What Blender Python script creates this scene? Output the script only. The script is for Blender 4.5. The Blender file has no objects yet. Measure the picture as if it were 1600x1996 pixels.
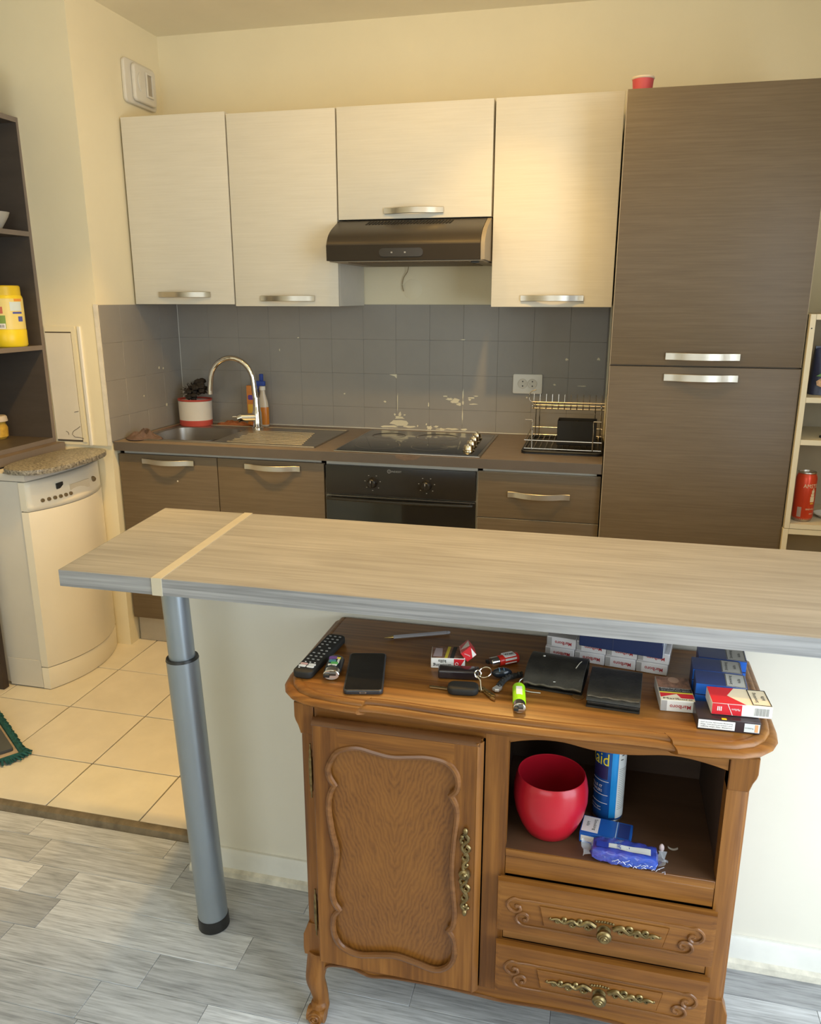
import bpy, bmesh, math, random
from mathutils import Vector, Matrix
C = bpy.context.scene.collection
SC = bpy.context.scene
random.seed(7)
PI = math.pi

# ------------------------------------------------------------------ camera
cam_d = bpy.data.cameras.new('camera'); cam = bpy.data.objects.new('camera', cam_d); C.objects.link(cam)
YAW, PITCH, ROLL, FPX = 0.2379, -0.2615, 0.0007, 1545.09
cp, sp, cy, sy = math.cos(PITCH), math.sin(PITCH), math.cos(YAW), math.sin(YAW)
fwd = Vector((-sy*cp, cy*cp, sp)); rgt = Vector((cy, sy, 0)); upv = rgt.cross(fwd)
r2 = rgt*math.cos(ROLL)+upv*math.sin(ROLL); u2 = -rgt*math.sin(ROLL)+upv*math.cos(ROLL)
M = Matrix((r2, u2, -fwd)).transposed().to_4x4(); M.translation = Vector((1.9497, -3.4346, 1.4648))
cam.matrix_world = M
cam_d.sensor_fit = 'VERTICAL'; cam_d.sensor_height = 24.0; cam_d.lens = FPX/1996*24.0
cam_d.clip_start = 0.02
SC.camera = cam
# ------------------------------------------------------------------ world, lights, exposure
w = bpy.data.worlds.new('sky'); SC.world = w; w.use_nodes = True
w.node_tree.nodes['Background'].inputs[0].default_value = (0.72, 0.86, 1.0, 1)
w.node_tree.nodes['Background'].inputs[1].default_value = 0.6
def light(name, kind, loc, power, col, size=0.05, target=None, **kw):
    d = bpy.data.lights.new(name, kind); d.energy = power; d.color = col
    o = bpy.data.objects.new(name, d); C.objects.link(o); o.location = loc
    if kind == 'AREA':
        d.shape = 'RECTANGLE'; d.size = size[0]; d.size_y = size[1]
    else:
        d.shadow_soft_size = size
    if kind == 'SPOT':
        d.spot_size = kw.get('cone', 1.2); d.spot_blend = kw.get('blend', 1.0)
    if target is not None:
        o.rotation_euler = (Vector(target)-Vector(loc)).to_track_quat('-Z', 'Y').to_euler()
    return o
WARM = (1.0, 0.62, 0.19)
DAY = (0.76, 0.89, 1.0)
light('window_daylight', 'AREA', (3.36, -2.95, 1.15), 70, DAY, (1.75, 2.0), (0.0, -2.95, 1.0))
light('rear_fill_light', 'AREA', (1.2, -5.14, 1.45), 22, DAY, (2.0, 1.3), (1.2, 0, 1.2))  # unseen fill lamp before the closed rear wall; no window there
LAMPS = ((0.62, -1.25, 2.2, 74, (0.02, -1.05, 0.2), 74), (1.17, -1.25, 5.0, 18, (1.15, -1.4, 0.5), 95), (1.68, -1.25, 7.0, 60, (1.95, -1.72, 0.8), 95))  # leftmost lamp is added to brighten the dishwasher and floor tiles
for lx, ly, lp, sp, tg, cn_ in LAMPS:
    light('lamp_and_fill_glow', 'POINT', (lx, ly, 2.42), lp, WARM, 0.035)
    light('lamp_and_fill_beam', 'SPOT', (lx, ly, 2.42), sp, WARM, 0.035, tg, cone=math.radians(cn_), blend=0.7)
light('spot_lamp_light', 'SPOT', (1.68, -1.25, 2.42), 34, WARM, 0.03, (1.54, -0.20, 1.36), cone=0.86, blend=1.0)
vs = SC.view_settings
vs.view_transform = 'Standard'; vs.look = 'None'; vs.gamma = 1.0; vs.use_curve_mapping = False
vs.exposure = 0.0

# ------------------------------------------------------------------ helpers
def col4(c): return (c[0], c[1], c[2], 1.0)
MATS = {}
def mat(name, color, rough=0.5, metal=0.0, var=0.06, vscale=6.0, vec=(1, 1, 1), bump=0.0, bscale=60.0, spec=None, coat=0.0,
        trans=0.0, alpha=1.0, c2=None, ior=1.45, objcol=False, emit=0.0):
    """principled material with a procedural tone variation; vec stretches the noise for grain"""
    if name in MATS: return MATS[name]
    m = bpy.data.materials.new(name); m.use_nodes = True; nt = m.node_tree; N = nt.nodes; L = nt.links
    b = N['Principled BSDF']
    b.inputs['Roughness'].default_value = rough; b.inputs['Metallic'].default_value = metal
    b.inputs['Coat Weight'].default_value = coat; b.inputs['Transmission Weight'].default_value = trans
    b.inputs['Alpha'].default_value = alpha; b.inputs['IOR'].default_value = ior
    if spec is not None: b.inputs['Specular IOR Level'].default_value = spec
    tc = N.new('ShaderNodeTexCoord'); mp = N.new('ShaderNodeMapping'); L.new(tc.outputs['Object'], mp.inputs[0])
    mp.inputs['Scale'].default_value = vec
    nz = N.new('ShaderNodeTexNoise'); nz.inputs['Scale'].default_value = vscale; nz.inputs['Detail'].default_value = 6
    nz.inputs['Roughness'].default_value = 0.6
    L.new(mp.outputs[0], nz.inputs[0])
    cr = N.new('ShaderNodeValToRGB'); L.new(nz.outputs[0], cr.inputs[0])
    lo = c2 if c2 else tuple(max(0, x*(1-var)) for x in color); hi = color if c2 else tuple(min(1, x*(1+var)) for x in color)
    cr.color_ramp.elements[0].position = 0.32; cr.color_ramp.elements[1].position = 0.68
    cr.color_ramp.elements[0].color = col4(lo); cr.color_ramp.elements[1].color = col4(hi)
    out = cr.outputs[0]
    if objcol:
        oi = N.new('ShaderNodeObjectInfo'); mx = N.new('ShaderNodeMix'); mx.data_type = 'RGBA'; mx.blend_type = 'MULTIPLY'
        mx.inputs[0].default_value = 1.0; L.new(out, mx.inputs[6]); L.new(oi.outputs['Color'], mx.inputs[7]); out = mx.outputs[2]
        ad = N.new('ShaderNodeVectorMath'); ad.operation = 'ADD'; sc = N.new('ShaderNodeMath'); sc.operation = 'MULTIPLY'
        sc.inputs[1].default_value = 37.0; L.new(oi.outputs['Random'], sc.inputs[0])
        L.new(tc.outputs['Object'], ad.inputs[0]); L.new(sc.outputs[0], ad.inputs[1]); L.new(ad.outputs[0], mp.inputs[0])
    L.new(out, b.inputs['Base Color'])
    if bump:
        n2 = N.new('ShaderNodeTexNoise'); n2.inputs['Scale'].default_value = bscale; n2.inputs['Detail'].default_value = 3
        L.new(mp.outputs[0], n2.inputs[0])
        bp = N.new('ShaderNodeBump'); bp.inputs['Strength'].default_value = bump; bp.inputs['Distance'].default_value = 0.002
        L.new(n2.outputs[0], bp.inputs['Height']); L.new(bp.outputs[0], b.inputs['Normal'])
    MATS[name] = m
    return m
def grain(name, dark, mid, light_, axis='x', rough=0.45, fine=90.0, coat=0.0, objcol=False, distort=0.8, bump=0.15, stretch=0.035, warp=None, big=0.5):
    """wood grain running along one axis: fine fibre lines + broad figure"""
    if name in MATS: return MATS[name]
    m = bpy.data.materials.new(name); m.use_nodes = True; nt = m.node_tree; N = nt.nodes; L = nt.links
    b = N['Principled BSDF']; b.inputs['Roughness'].default_value = rough; b.inputs['Coat Weight'].default_value = coat
    b.inputs['Coat Roughness'].default_value = 0.25; b.inputs['Specular IOR Level'].default_value = 0.35
    tc = N.new('ShaderNodeTexCoord'); src = tc.outputs['Object']
    if objcol:
        oi = N.new('ShaderNodeObjectInfo'); sc = N.new('ShaderNodeMath'); sc.operation = 'MULTIPLY'; sc.inputs[1].default_value = 37.0
        L.new(oi.outputs['Random'], sc.inputs[0]); ad = N.new('ShaderNodeVectorMath'); ad.operation = 'ADD'
        L.new(src, ad.inputs[0]); L.new(sc.outputs[0], ad.inputs[1]); src = ad.outputs[0]
    s = {'x': (stretch, 1, 1), 'y': (1, stretch, 1), 'z': (1, 1, stretch)}[axis]
    mp = N.new('ShaderNodeMapping'); mp.inputs['Scale'].default_value = s; L.new(src, mp.inputs[0])
    vec = mp.outputs[0]
    n1 = N.new('ShaderNodeTexNoise'); n1.inputs['Scale'].default_value = fine; n1.inputs['Detail'].default_value = 4; n1.inputs['Roughness'].default_value = 0.65
    L.new(vec, n1.inputs[0])
    s2 = {'x': (0.16, 1, 1), 'y': (1, 0.16, 1), 'z': (1, 1, 0.16)}[axis]
    mp2 = N.new('ShaderNodeMapping'); mp2.inputs['Scale'].default_value = s2; L.new(src, mp2.inputs[0])
    n2 = N.new('ShaderNodeTexNoise'); n2.inputs['Scale'].default_value = fine*0.14; n2.inputs['Detail'].default_value = 3; n2.inputs['Distortion'].default_value = distort
    L.new(mp2.outputs[0], n2.inputs[0])
    mx = N.new('ShaderNodeMix'); mx.data_type = 'FLOAT'; mx.inputs[0].default_value = big
    L.new(n1.outputs[0], mx.inputs[2]); L.new(n2.outputs[0], mx.inputs[3])
    cr = N.new('ShaderNodeValToRGB'); e = cr.color_ramp.elements
    e[0].position = 0.33; e[0].color = col4(dark); e[1].position = 0.66; e[1].color = col4(light_)
    k = cr.color_ramp.elements.new(0.5); k.color = col4(mid)
    L.new(mx.outputs[0], cr.inputs[0]); out = cr.outputs[0]
    if objcol:
        mm = N.new('ShaderNodeMix'); mm.data_type = 'RGBA'; mm.blend_type = 'MULTIPLY'; mm.inputs[0].default_value = 1.0
        L.new(out, mm.inputs[6]); L.new(oi.outputs['Color'], mm.inputs[7]); out = mm.outputs[2]
    L.new(out, b.inputs['Base Color'])
    bp = N.new('ShaderNodeBump'); bp.inputs['Strength'].default_value = bump; bp.inputs['Distance'].default_value = 0.001
    L.new(n1.outputs[0], bp.inputs['Height']); L.new(bp.outputs[0], b.inputs['Normal'])
    MATS[name] = m
    return m

class MB:
    """collects simple solids into one mesh"""
    def __init__(s): s.bm = bmesh.new()
    def _add(s, tmp, mtx=None):
        me = bpy.data.meshes.new('tmp'); tmp.to_mesh(me); tmp.free()
        if mtx is not None: me.transform(mtx)
        s.bm.from_mesh(me); bpy.data.meshes.remove(me); return s
    def box(s, x0, x1, y0, y1, z0, z1, bev=0.0, seg=2, mtx=None):
        t = bmesh.new(); bmesh.ops.create_cube(t, size=1)
        bmesh.ops.scale(t, vec=(x1-x0, y1-y0, z1-z0), verts=t.verts)
        bmesh.ops.translate(t, vec=((x0+x1)/2, (y0+y1)/2, (z0+z1)/2), verts=t.verts)
        if bev: bmesh.ops.bevel(t, geom=t.edges[:], offset=bev, segments=seg, profile=0.6, affect='EDGES')
        return s._add(t, mtx)
    def prism(s, pts, h0, h1, axis='z', bev=0.0, seg=2, mtx=None, smooth=False):
        """extrude a polygon: pts in (x,y) for axis z, (x,z) for axis y, (y,z) for axis x"""
        t = bmesh.new()
        f = {'z': lambda p, h: (p[0], p[1], h), 'y': lambda p, h: (p[0], h, p[1]), 'x': lambda p, h: (h, p[0], p[1])}[axis]
        a = [t.verts.new(f(p, h0)) for p in pts]; b = [t.verts.new(f(p, h1)) for p in pts]; n = len(pts)
        t.faces.new(a); t.faces.new(b[::-1])
        for i in range(n): t.faces.new((a[i], b[i], b[(i+1) % n], a[(i+1) % n]))
        bmesh.ops.recalc_face_normals(t, faces=t.faces[:])
        if bev:
            cap = [e for e in t.edges if (e.verts[0] in a and e.verts[1] in a) or (e.verts[0] in b and e.verts[1] in b)]
            bmesh.ops.bevel(t, geom=cap, offset=bev, segments=seg, profile=0.6, affect='EDGES')
        return s._add(t, mtx)
    def lathe(s, prof, n=32, mtx=None, sx=1.0, sy=1.0):
        t = bmesh.new(); rings = []
        for r, z in prof:
            if r < 1e-6: rings.append([t.verts.new((0, 0, z))])
            else: rings.append([t.verts.new((r*sx*math.cos(2*PI*k/n), r*sy*math.sin(2*PI*k/n), z)) for k in range(n)])
        for A, B in zip(rings, rings[1:]):
            for k in range(n):
                a = [A[k % len(A)], A[(k+1) % len(A)]] if len(A) > 1 else [A[0]]
                b = [B[(k+1) % len(B)], B[k % len(B)]] if len(B) > 1 else [B[0]]
                if len(a)+len(b) >= 3: t.faces.new(a+b)
        bmesh.ops.recalc_face_normals(t, faces=t.faces[:])
        for f in t.faces: f.smooth = True
        return s._add(t, mtx)
    def cyl(s, p0, p1, r0, r1=None, n=20):
        p0, p1 = Vector(p0), Vector(p1); r1 = r0 if r1 is None else r1; d = p1-p0
        q = d.to_track_quat('Z', 'Y').to_matrix().to_4x4(); q.translation = p0
        return s.lathe([(0, 0), (r0, 0), (r1, d.length), (0, d.length)], n, q)
    def tube(s, pts, r, n=8, closed=False, flat=1.0, up=(0, 0, 1), caps=True):
        """sweep a round (or flattened) section along pts; r may be a list"""
        pts = [Vector(p) for p in pts]; t = bmesh.new(); rings = []; m = len(pts); upw = Vector(up)
        for i, p in enumerate(pts):
            a = pts[(i-1) % m] if (closed or i > 0) else p; b = pts[(i+1) % m] if (closed or i < m-1) else p
            d = (b-a).normalized(); side = d.cross(upw)
            if side.length < 1e-3: side = d.cross(Vector((0.3, 1, 0.1)))
            side.normalize(); nrm = side.cross(d).normalized(); rr = r[i] if isinstance(r, (list, tuple)) else r
            rings.append([t.verts.new(p+side*rr*math.cos(2*PI*k/n)+nrm*rr*flat*math.sin(2*PI*k/n)) for k in range(n)])
        for i in range(m if closed else m-1):
            A, B = rings[i], rings[(i+1) % m]
            for k in range(n): t.faces.new((A[k], A[(k+1) % n], B[(k+1) % n], B[k]))
        if not closed and caps:
            t.faces.new(rings[0][::-1]); t.faces.new(rings[-1])
        bmesh.ops.recalc_face_normals(t, faces=t.faces[:])
        for f in t.faces: f.smooth = True
        return s._add(t)
    def grid(s, fn, nu, nv, smooth=True):
        t = bmesh.new(); V = [[t.verts.new(fn(i/nu, j/nv)) for j in range(nv+1)] for i in range(nu+1)]
        for i in range(nu):
            for j in range(nv):
                f = t.faces.new((V[i][j], V[i+1][j], V[i+1][j+1], V[i][j+1])); f.smooth = smooth
        return s._add(t)
    def ball(s, c, r, sc=(1, 1, 1), sub=2):
        t = bmesh.new(); bmesh.ops.create_icosphere(t, subdivisions=sub, radius=r)
        bmesh.ops.scale(t, vec=sc, verts=t.verts); bmesh.ops.translate(t, vec=c, verts=t.verts)
        for f in t.faces: f.smooth = True
        return s._add(t)
def set_smooth_angle(me, ang=0.7):
    bm = bmesh.new(); bm.from_mesh(me)
    for f in bm.faces: f.smooth = True
    for e in bm.edges:
        if len(e.link_faces) == 2 and e.calc_face_angle(0) > ang: e.smooth = False
    bm.to_mesh(me); bm.free()
def part(name, mb, m, parent=None, world=False, smooth=True):
    """link a builder as ONE mesh object, local to its parent (world=True: verts were given in world coordinates)"""
    me = bpy.data.meshes.new(name)
    if world and parent is not None:
        base = parent
        off = Vector((0, 0, 0))
        while base is not None: off += base.location; base = base.parent
        bmesh.ops.translate(mb.bm, vec=-off, verts=mb.bm.verts)
    mb.bm.to_mesh(me); mb.bm.free()
    if smooth: set_smooth_angle(me)
    o = bpy.data.objects.new(name, me); C.objects.link(o); me.materials.append(m)
    if parent is not None: o.parent = parent
    return o
def thing(name, label, cat, loc=(0, 0, 0), rz=0.0, group=None, rot=None):
    o = bpy.data.objects.new(name, None); C.objects.link(o); o.location = loc
    o.rotation_euler = rot if rot else (0, 0, rz); o.empty_display_size = 0.05
    o['label'] = label; o['category'] = cat
    if group: o['group'] = group
    return o
def tag(o, label, cat, group=None):
    o['label'] = label; o['category'] = cat
    if group: o['group'] = group
    return o
def structure(name, mb, m):
    o = part(name, mb, m); o['kind'] = 'structure'; return o
_fonts = {}
def text(parent, s, loc, xd, yd, size, m, width=None, name='lettering', lift=0.0004, weight=0.0):
    """flat printed lettering on a surface, centred at loc; xd reading direction, yd up direction (parent-local)"""
    cu = bpy.data.curves.new('tmp', 'FONT'); cu.body = s; cu.size = 1.0; cu.align_x = 'CENTER'; cu.align_y = 'CENTER'; cu.offset = weight
    cu.resolution_u = 2
    to = bpy.data.objects.new('tmp', cu); C.objects.link(to)
    me = bpy.data.meshes.new_from_object(to.evaluated_get(bpy.context.evaluated_depsgraph_get()))
    C.objects.unlink(to); bpy.data.objects.remove(to); bpy.data.curves.remove(cu)
    xs = [v.co.x for v in me.vertices]; ys = [v.co.y for v in me.vertices]
    cx, cyy = (min(xs)+max(xs))/2, (min(ys)+max(ys))/2
    sx = size if width is None else width/(max(xs)-min(xs))
    xd, yd = Vector(xd).normalized(), Vector(yd).normalized(); n = xd.cross(yd)
    for v in me.vertices:
        v.co = Vector(loc)+xd*(v.co.x-cx)*sx+yd*(v.co.y-cyy)*size+n*lift
    me.name = name; me.materials.clear(); me.materials.append(m)
    o = bpy.data.objects.new(name, me); C.objects.link(o); o.parent = parent
    return o
def copy_tree(o, parent=None):
    c = o.copy(); C.objects.link(c)
    if parent is not None: c.parent = parent
    for ch in list(o.children): copy_tree(ch, c)
    return c
def arc(cx, cz, r, a0, a1, n): return [(cx+r*math.cos(a0+(a1-a0)*i/n), cz+r*math.sin(a0+(a1-a0)*i/n)) for i in range(n+1)]
def rrect(x0, x1, y0, y1, r, n=5):
    return (arc(x1-r, y1-r, r, 0, PI/2, n)+arc(x0+r, y1-r, r, PI/2, PI, n)+arc(x0+r, y0+r, r, PI, 1.5*PI, n)+arc(x1-r, y0+r, r, 1.5*PI, 2*PI, n))
def catmull(pts, k=6, closed=False):
    P = [Vector(p) for p in pts]; n = len(P); out = []
    for i in range(n if closed else n-1):
        g = lambda j: P[j % n] if closed else P[max(0, min(n-1, j))]
        a, b, c, d = g(i-1), g(i), g(i+1), g(i+2)
        for q in range(k):
            t = q/k
            out.append(0.5*((2*b)+(c-a)*t+(2*a-5*b+4*c-d)*t*t+(3*b-a-3*c+d)*t**3))
    if not closed: out.append(P[-1])
    return out

# ------------------------------------------------------------------ materials
PAINT = mat('wall_paint', (0.82, 0.735, 0.52), 0.75, var=0.03, vscale=2.5, bump=0.05, bscale=160)
CEIL = mat('ceiling_paint', (0.86, 0.78, 0.59), 0.8, var=0.02)
PLASTER = mat('half_wall_paint', (0.80, 0.76, 0.66), 0.7, var=0.03, vscale=2)
TILEF = mat('floor_tile_glaze', (0.73, 0.675, 0.575), 0.28, var=0.05, vscale=9, objcol=True)
GROUT = mat('grout', (0.15, 0.105, 0.06), 0.9)
PLANK = grain('laminate_plank', (0.42, 0.42, 0.42), (0.74, 0.74, 0.74), (0.98, 0.98, 0.98), 'x', 0.5, fine=210, objcol=True, big=0.38, distort=1.2, bump=0.1, stretch=0.05)
SUBF = mat('underfloor', (0.16, 0.15, 0.14), 0.9)
BSPL = mat('grey_tile_paint', (0.29, 0.268, 0.238), 0.42, var=0.05, vscale=4, bump=0.06, bscale=90)
BSGAP = mat('grey_painted_joint', (0.225, 0.208, 0.185), 0.6)
CHIP = mat('bare_cream_glaze', (0.72, 0.66, 0.48), 0.4)
SILIC = mat('white_silicone', (0.75, 0.73, 0.66), 0.5)
DOORW = grain('white_wood_laminate', (0.66, 0.62, 0.52), (0.69, 0.65, 0.55), (0.72, 0.68, 0.58), 'x', 0.42, fine=160, bump=0.08, stretch=0.03, big=0.25)
CARC = mat('white_carcass', (0.70, 0.66, 0.57), 0.5)
DOORB = grain('taupe_wood_laminate', (0.128, 0.090, 0.052), (0.145, 0.104, 0.061), (0.163, 0.118, 0.071), 'x', 0.42, fine=170, bump=0.1, stretch=0.03, big=0.25)
WTOP = mat('taupe_worktop', (0.215, 0.165, 0.125), 0.42, var=0.1, vscale=40, vec=(0.3, 1, 1))
EDGE = mat('light_edge_band', (0.50, 0.42, 0.30), 0.5)
STEEL = mat('brushed_steel', (0.47, 0.43, 0.38), 0.36, 1.0, var=0.06, vscale=40, vec=(0.05, 1, 1))
HSTEEL = mat('satin_handle', (0.56, 0.52, 0.45), 0.38, 1.0, var=0.05, vscale=50, vec=(0.05, 1, 1))
CHROME = mat('chrome', (0.82, 0.80, 0.76), 0.12, 1.0)
BLKGL = mat('black_glass', (0.012, 0.011, 0.010), 0.10, var=0.02, coat=0.3)
OVENB = mat('black_enamel', (0.022, 0.018, 0.014), 0.28)
HOODB = mat('dark_brown_enamel', (0.055, 0.045, 0.034), 0.34, metal=0.35, var=0.06)
HOODE = mat('grey_brown_plastic', (0.30, 0.25, 0.18), 0.5)
BLK = mat('black_plastic', (0.018, 0.017, 0.016), 0.4)
BLKM = mat('matt_black', (0.014, 0.013, 0.012), 0.7)
GREYP = mat('grey_print', (0.35, 0.34, 0.32), 0.6)
WHITE = mat('white_plastic', (0.78, 0.75, 0.68), 0.42, var=0.03)
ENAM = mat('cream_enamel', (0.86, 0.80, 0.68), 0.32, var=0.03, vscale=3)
ENAMS = mat('shaded_enamel', (0.66, 0.63, 0.58), 0.4, var=0.03)  # greyer than the door enamel; shade on the body painted in
PAPER = mat('white_print', (0.82, 0.80, 0.78), 0.5)
INK = mat('black_ink', (0.03, 0.03, 0.03), 0.6)
RED = mat('red_card', (0.62, 0.02, 0.03), 0.35, var=0.05)
REDINK = mat('red_ink', (0.45, 0.03, 0.04), 0.5)
BLUE = mat('blue_card', (0.02, 0.10, 0.45), 0.35, var=0.06)
NAVY = mat('navy_card', (0.018, 0.03, 0.10), 0.35, var=0.1)
CREAM = mat('cream_print', (0.80, 0.68, 0.50), 0.5)
YEL = mat('yellow_plastic', (0.80, 0.60, 0.02), 0.35, var=0.04)
BROWNW = mat('dark_brown_board', (0.085, 0.068, 0.055), 0.5, var=0.1, vscale=20, vec=(0.2, 1, 1))
BROWNE = mat('brown_board_edge', (0.19, 0.155, 0.13), 0.5)
OAKH = grain('oak_along', (0.105, 0.035, 0.006), (0.215, 0.082, 0.014), (0.320, 0.134, 0.028), 'x', 0.40, fine=75, coat=0.1, distort=1.4, big=0.4)
OAKV = grain('oak_upright', (0.102, 0.034, 0.006), (0.205, 0.077, 0.013), (0.300, 0.122, 0.024), 'z', 0.40, fine=75, coat=0.1, distort=1.4, big=0.4)
OAKD = grain('oak_dark_edge', (0.075, 0.028, 0.009), (0.140, 0.055, 0.017), (0.20, 0.085, 0.028), 'x', 0.3, fine=75, coat=0.3)
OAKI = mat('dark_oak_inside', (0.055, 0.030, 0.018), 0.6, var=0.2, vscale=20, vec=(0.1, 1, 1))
BRASS = mat('aged_brass', (0.25, 0.185, 0.085), 0.36, 1.0, var=0.45, vscale=60)
BARH = grain('grey_oak_laminate', (0.27, 0.245, 0.215), (0.345, 0.318, 0.283), (0.42, 0.39, 0.35), 'x', 0.42, fine=120, bump=0.1, stretch=0.025, big=0.4, distort=1.2)
ALU = mat('satin_grey_tube', (0.33, 0.37, 0.41), 0.33, 0.65, var=0.03)
BARE = grain('daylit_oak_edge', (0.17, 0.168, 0.17), (0.30, 0.295, 0.295), (0.41, 0.40, 0.40), 'x', 0.45, fine=120, bump=0.1, stretch=0.02, big=0.35, distort=1.2)  # greyer copy of the bar laminate, with cool daylight painted in
STRIP = mat('beige_metal_strip', (0.62, 0.55, 0.42), 0.4, 0.2)
STONE = mat('speckled_granite', (0.46, 0.42, 0.34), 0.35, vscale=130, c2=(0.06, 0.05, 0.04))

# ------------------------------------------------------------------ the room
floor = structure('floor', MB().box(-0.70, 3.40, -5.2, 0.1, -0.10, -0.028), SUBF)
kb = part('kitchen_screed', MB().box(-0.66, 3.3, -1.69, 0.0, -0.028, -0.0075), GROUT, floor)
TX, TY, TT, GAP = 0.4001, -1.4533, 0.3125, 0.0040
tm = {}
for i in range(-4, 10):
    for j in range(-1, 5):
        x0, y0 = TX+i*TT, TY+j*TT
        x1, y1 = min(x0+TT, 3.3), min(y0+TT, 0.0); x0 = max(x0, -0.66); y0 = max(y0, -1.684)
        if x1-x0 < 0.03 or y1-y0 < 0.03: continue
        key = (round(x1-x0, 3), round(y1-y0, 3))
        if key not in tm:
            mb = MB().box(GAP/2, x1-x0-GAP/2, GAP/2, y1-y0-GAP/2, -0.008, 0.0, 0.0012, 1)
            o = part('tile', mb, TILEF, floor); tm[key] = o
        else:
            o = tm[key].copy(); C.objects.link(o)
        o.location = (x0, y0, random.uniform(-0.0004, 0.0))
        v = random.uniform(0.93, 1.0); o.color = (v, v*random.uniform(0.985, 1), v*random.uniform(0.96, 1), 1)
# laminate: rows of short strips along x, each strip a plank of its own
pm = {}
ROW = 0.099; rngp = random.Random(21)
known = {2: [(0.10, 0.55, 0.60), (0.55, 0.66, 0.40), (0.66, 1.07, 0.56), (1.07, 1.5, 0.36)],
         3: [(0.20, 0.677, 0.30), (0.677, 1.21, 0.60), (1.21, 1.62, 0.42)],
         5: [(0.62, 0.93, 0.40), (0.93, 1.193, 0.44), (1.193, 1.55, 0.64), (1.55, 2.02, 0.32)],
         4: [(0.2, 0.62, 0.33), (0.62, 1.02, 0.46), (1.02, 1.40, 0.38), (1.4, 1.9, 0.5)],
         1: [(0.1, 0.50, 0.36), (0.50, 0.93, 0.46), (0.93, 1.3, 0.36)],
         0: [(0.0, 0.42, 0.46), (0.42, 0.85, 0.50), (0.85, 1.25, 0.44)]}
for r in range(0, 15):
    y1 = -1.712+0.022-r*ROW if r else -1.712
    y0 = -1.69-(r+1)*ROW
    ks = known.get(r, [])
    x = -0.66
    segs = []
    start = ks[0][0] if ks else None
    while x < 3.3:
        if ks and start is not None and x >= start-1e-6:
            segs += ks; x = ks[-1][1]; start = None; continue
        ln = rngp.choice((0.30, 0.38, 0.46, 0.54)); xe = x+ln
        if start is not None and xe > start-0.12: xe = start
        xe = min(xe, 3.3)
        segs.append((x, xe, rngp.choice((0.26, 0.32, 0.38, 0.44, 0.50, 0.58)))); x = xe
    for (a, b, tone) in segs:
        key = (round(b-a, 3), round(y1-y0, 3))
        if key not in pm:
            o = part('plank', MB().box(0.0004, b-a-0.0004, 0.0004, y1-y0-0.0004, -0.0075, 0.0, 0.0007, 1), PLANK, floor); pm[key] = o
        else:
            o = pm[key].copy(); C.objects.link(o)
        o.location = (a, y0, -0.02); t2 = (0.44+0.7*(tone-0.44))*1.5; o.color = (t2*.985, t2, t2*1.03, 1)
part('laminate', MB().box(-0.66, 3.3, -5.2, -3.18, -0.028, -0.02), mat('far_laminate', (0.42, 0.42, 0.42), 0.5, var=0.25, vscale=14, vec=(0.1, 1, 1)), floor)
structure('trim_1', MB().prism([(-1.684, 0.0005), (-1.690, 0.002), (-1.705, -0.004), (-1.7115, -0.0185), (-1.7115, -0.027), (-1.684, -0.027)], -0.66, 0.945, 'x'),
          mat('worn_bronze_trim', (0.20, 0.16, 0.11), 0.5, 0.4, var=0.25, vscale=30))
structure('ceiling', MB().box(-0.76, 3.4, -5.3, 0.1, 2.55, 2.65), CEIL)
wall_back = structure('wall_back', MB().box(-0.76, 3.4, 0.0, 0.1, -0.1, 2.55), PAINT)
wall_niche = structure('wall_niche', MB().prism([(-0.6055, 0.885), (0, 0.885), (0, 2.55), (-0.6245, 2.55)], -0.66, 0.0, 'x'), PAINT)
wall_niche_low = structure('wall_niche_low', MB().box(-0.66, 0.0, -0.6005, 0.0, -0.1, 0.885), PAINT)
structure('wall_left', MB().box(-0.76, -0.66, -5.2, 0.0, -0.1, 2.55), PAINT)
structure('wall_rear', MB().box(-0.76, 3.4, -5.3, -5.2, -0.1, 2.55), PAINT)
WY0, WY1, WZ0, WZ1 = -3.86, -2.04, 0.12, 2.18
structure('wall_right', MB().box(3.3, 3.4, -5.2, WY0, -0.1, 2.55).box(3.3, 3.4, WY1, 0.0, -0.1, 2.55).box(3.3, 3.4, WY0, WY1, -0.1, WZ0).box(3.3, 3.4, WY0, WY1, WZ1, 2.55), PAINT)
wf = MB()
for a, b, c, d in ((WY0, WY0+.05, WZ0, WZ1), (WY1-.05, WY1, WZ0, WZ1), (WY0, WY1, WZ0, WZ0+.05), (WY0, WY1, WZ1-.05, WZ1), ((WY0+WY1)/2-.03, (WY0+WY1)/2+.03, WZ0, WZ1)):
    wf.box(3.375, 3.4, a, b, c, d)
structure('window_1', wf, WHITE)
# half wall carrying the bar, with its skirting
structure('wall_half', MB().box(0.955, 3.3, -1.79, -1.69, -0.1, 0.861, 0.002, 1), PLASTER)
bb = structure('baseboard_half', MB().prism([(-1.7905, -0.02), (-1.801, -0.02), (-1.801, 0.048), (-1.797, 0.056), (-1.7905, 0.056)], 0.945, 3.3, 'x'), mat('skirting_paint', (0.80, 0.79, 0.74), 0.5, var=0.06, vscale=8))
part('shoe_moulding', MB().prism([(-1.8012, -0.02), (-1.814, -0.02), (-1.812, -0.005), (-1.8012, 0.0)], 0.945, 3.3, 'x'), mat('scuffed_moulding', (0.70, 0.66, 0.56), 0.6, var=0.2, vscale=25), bb)

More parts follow.
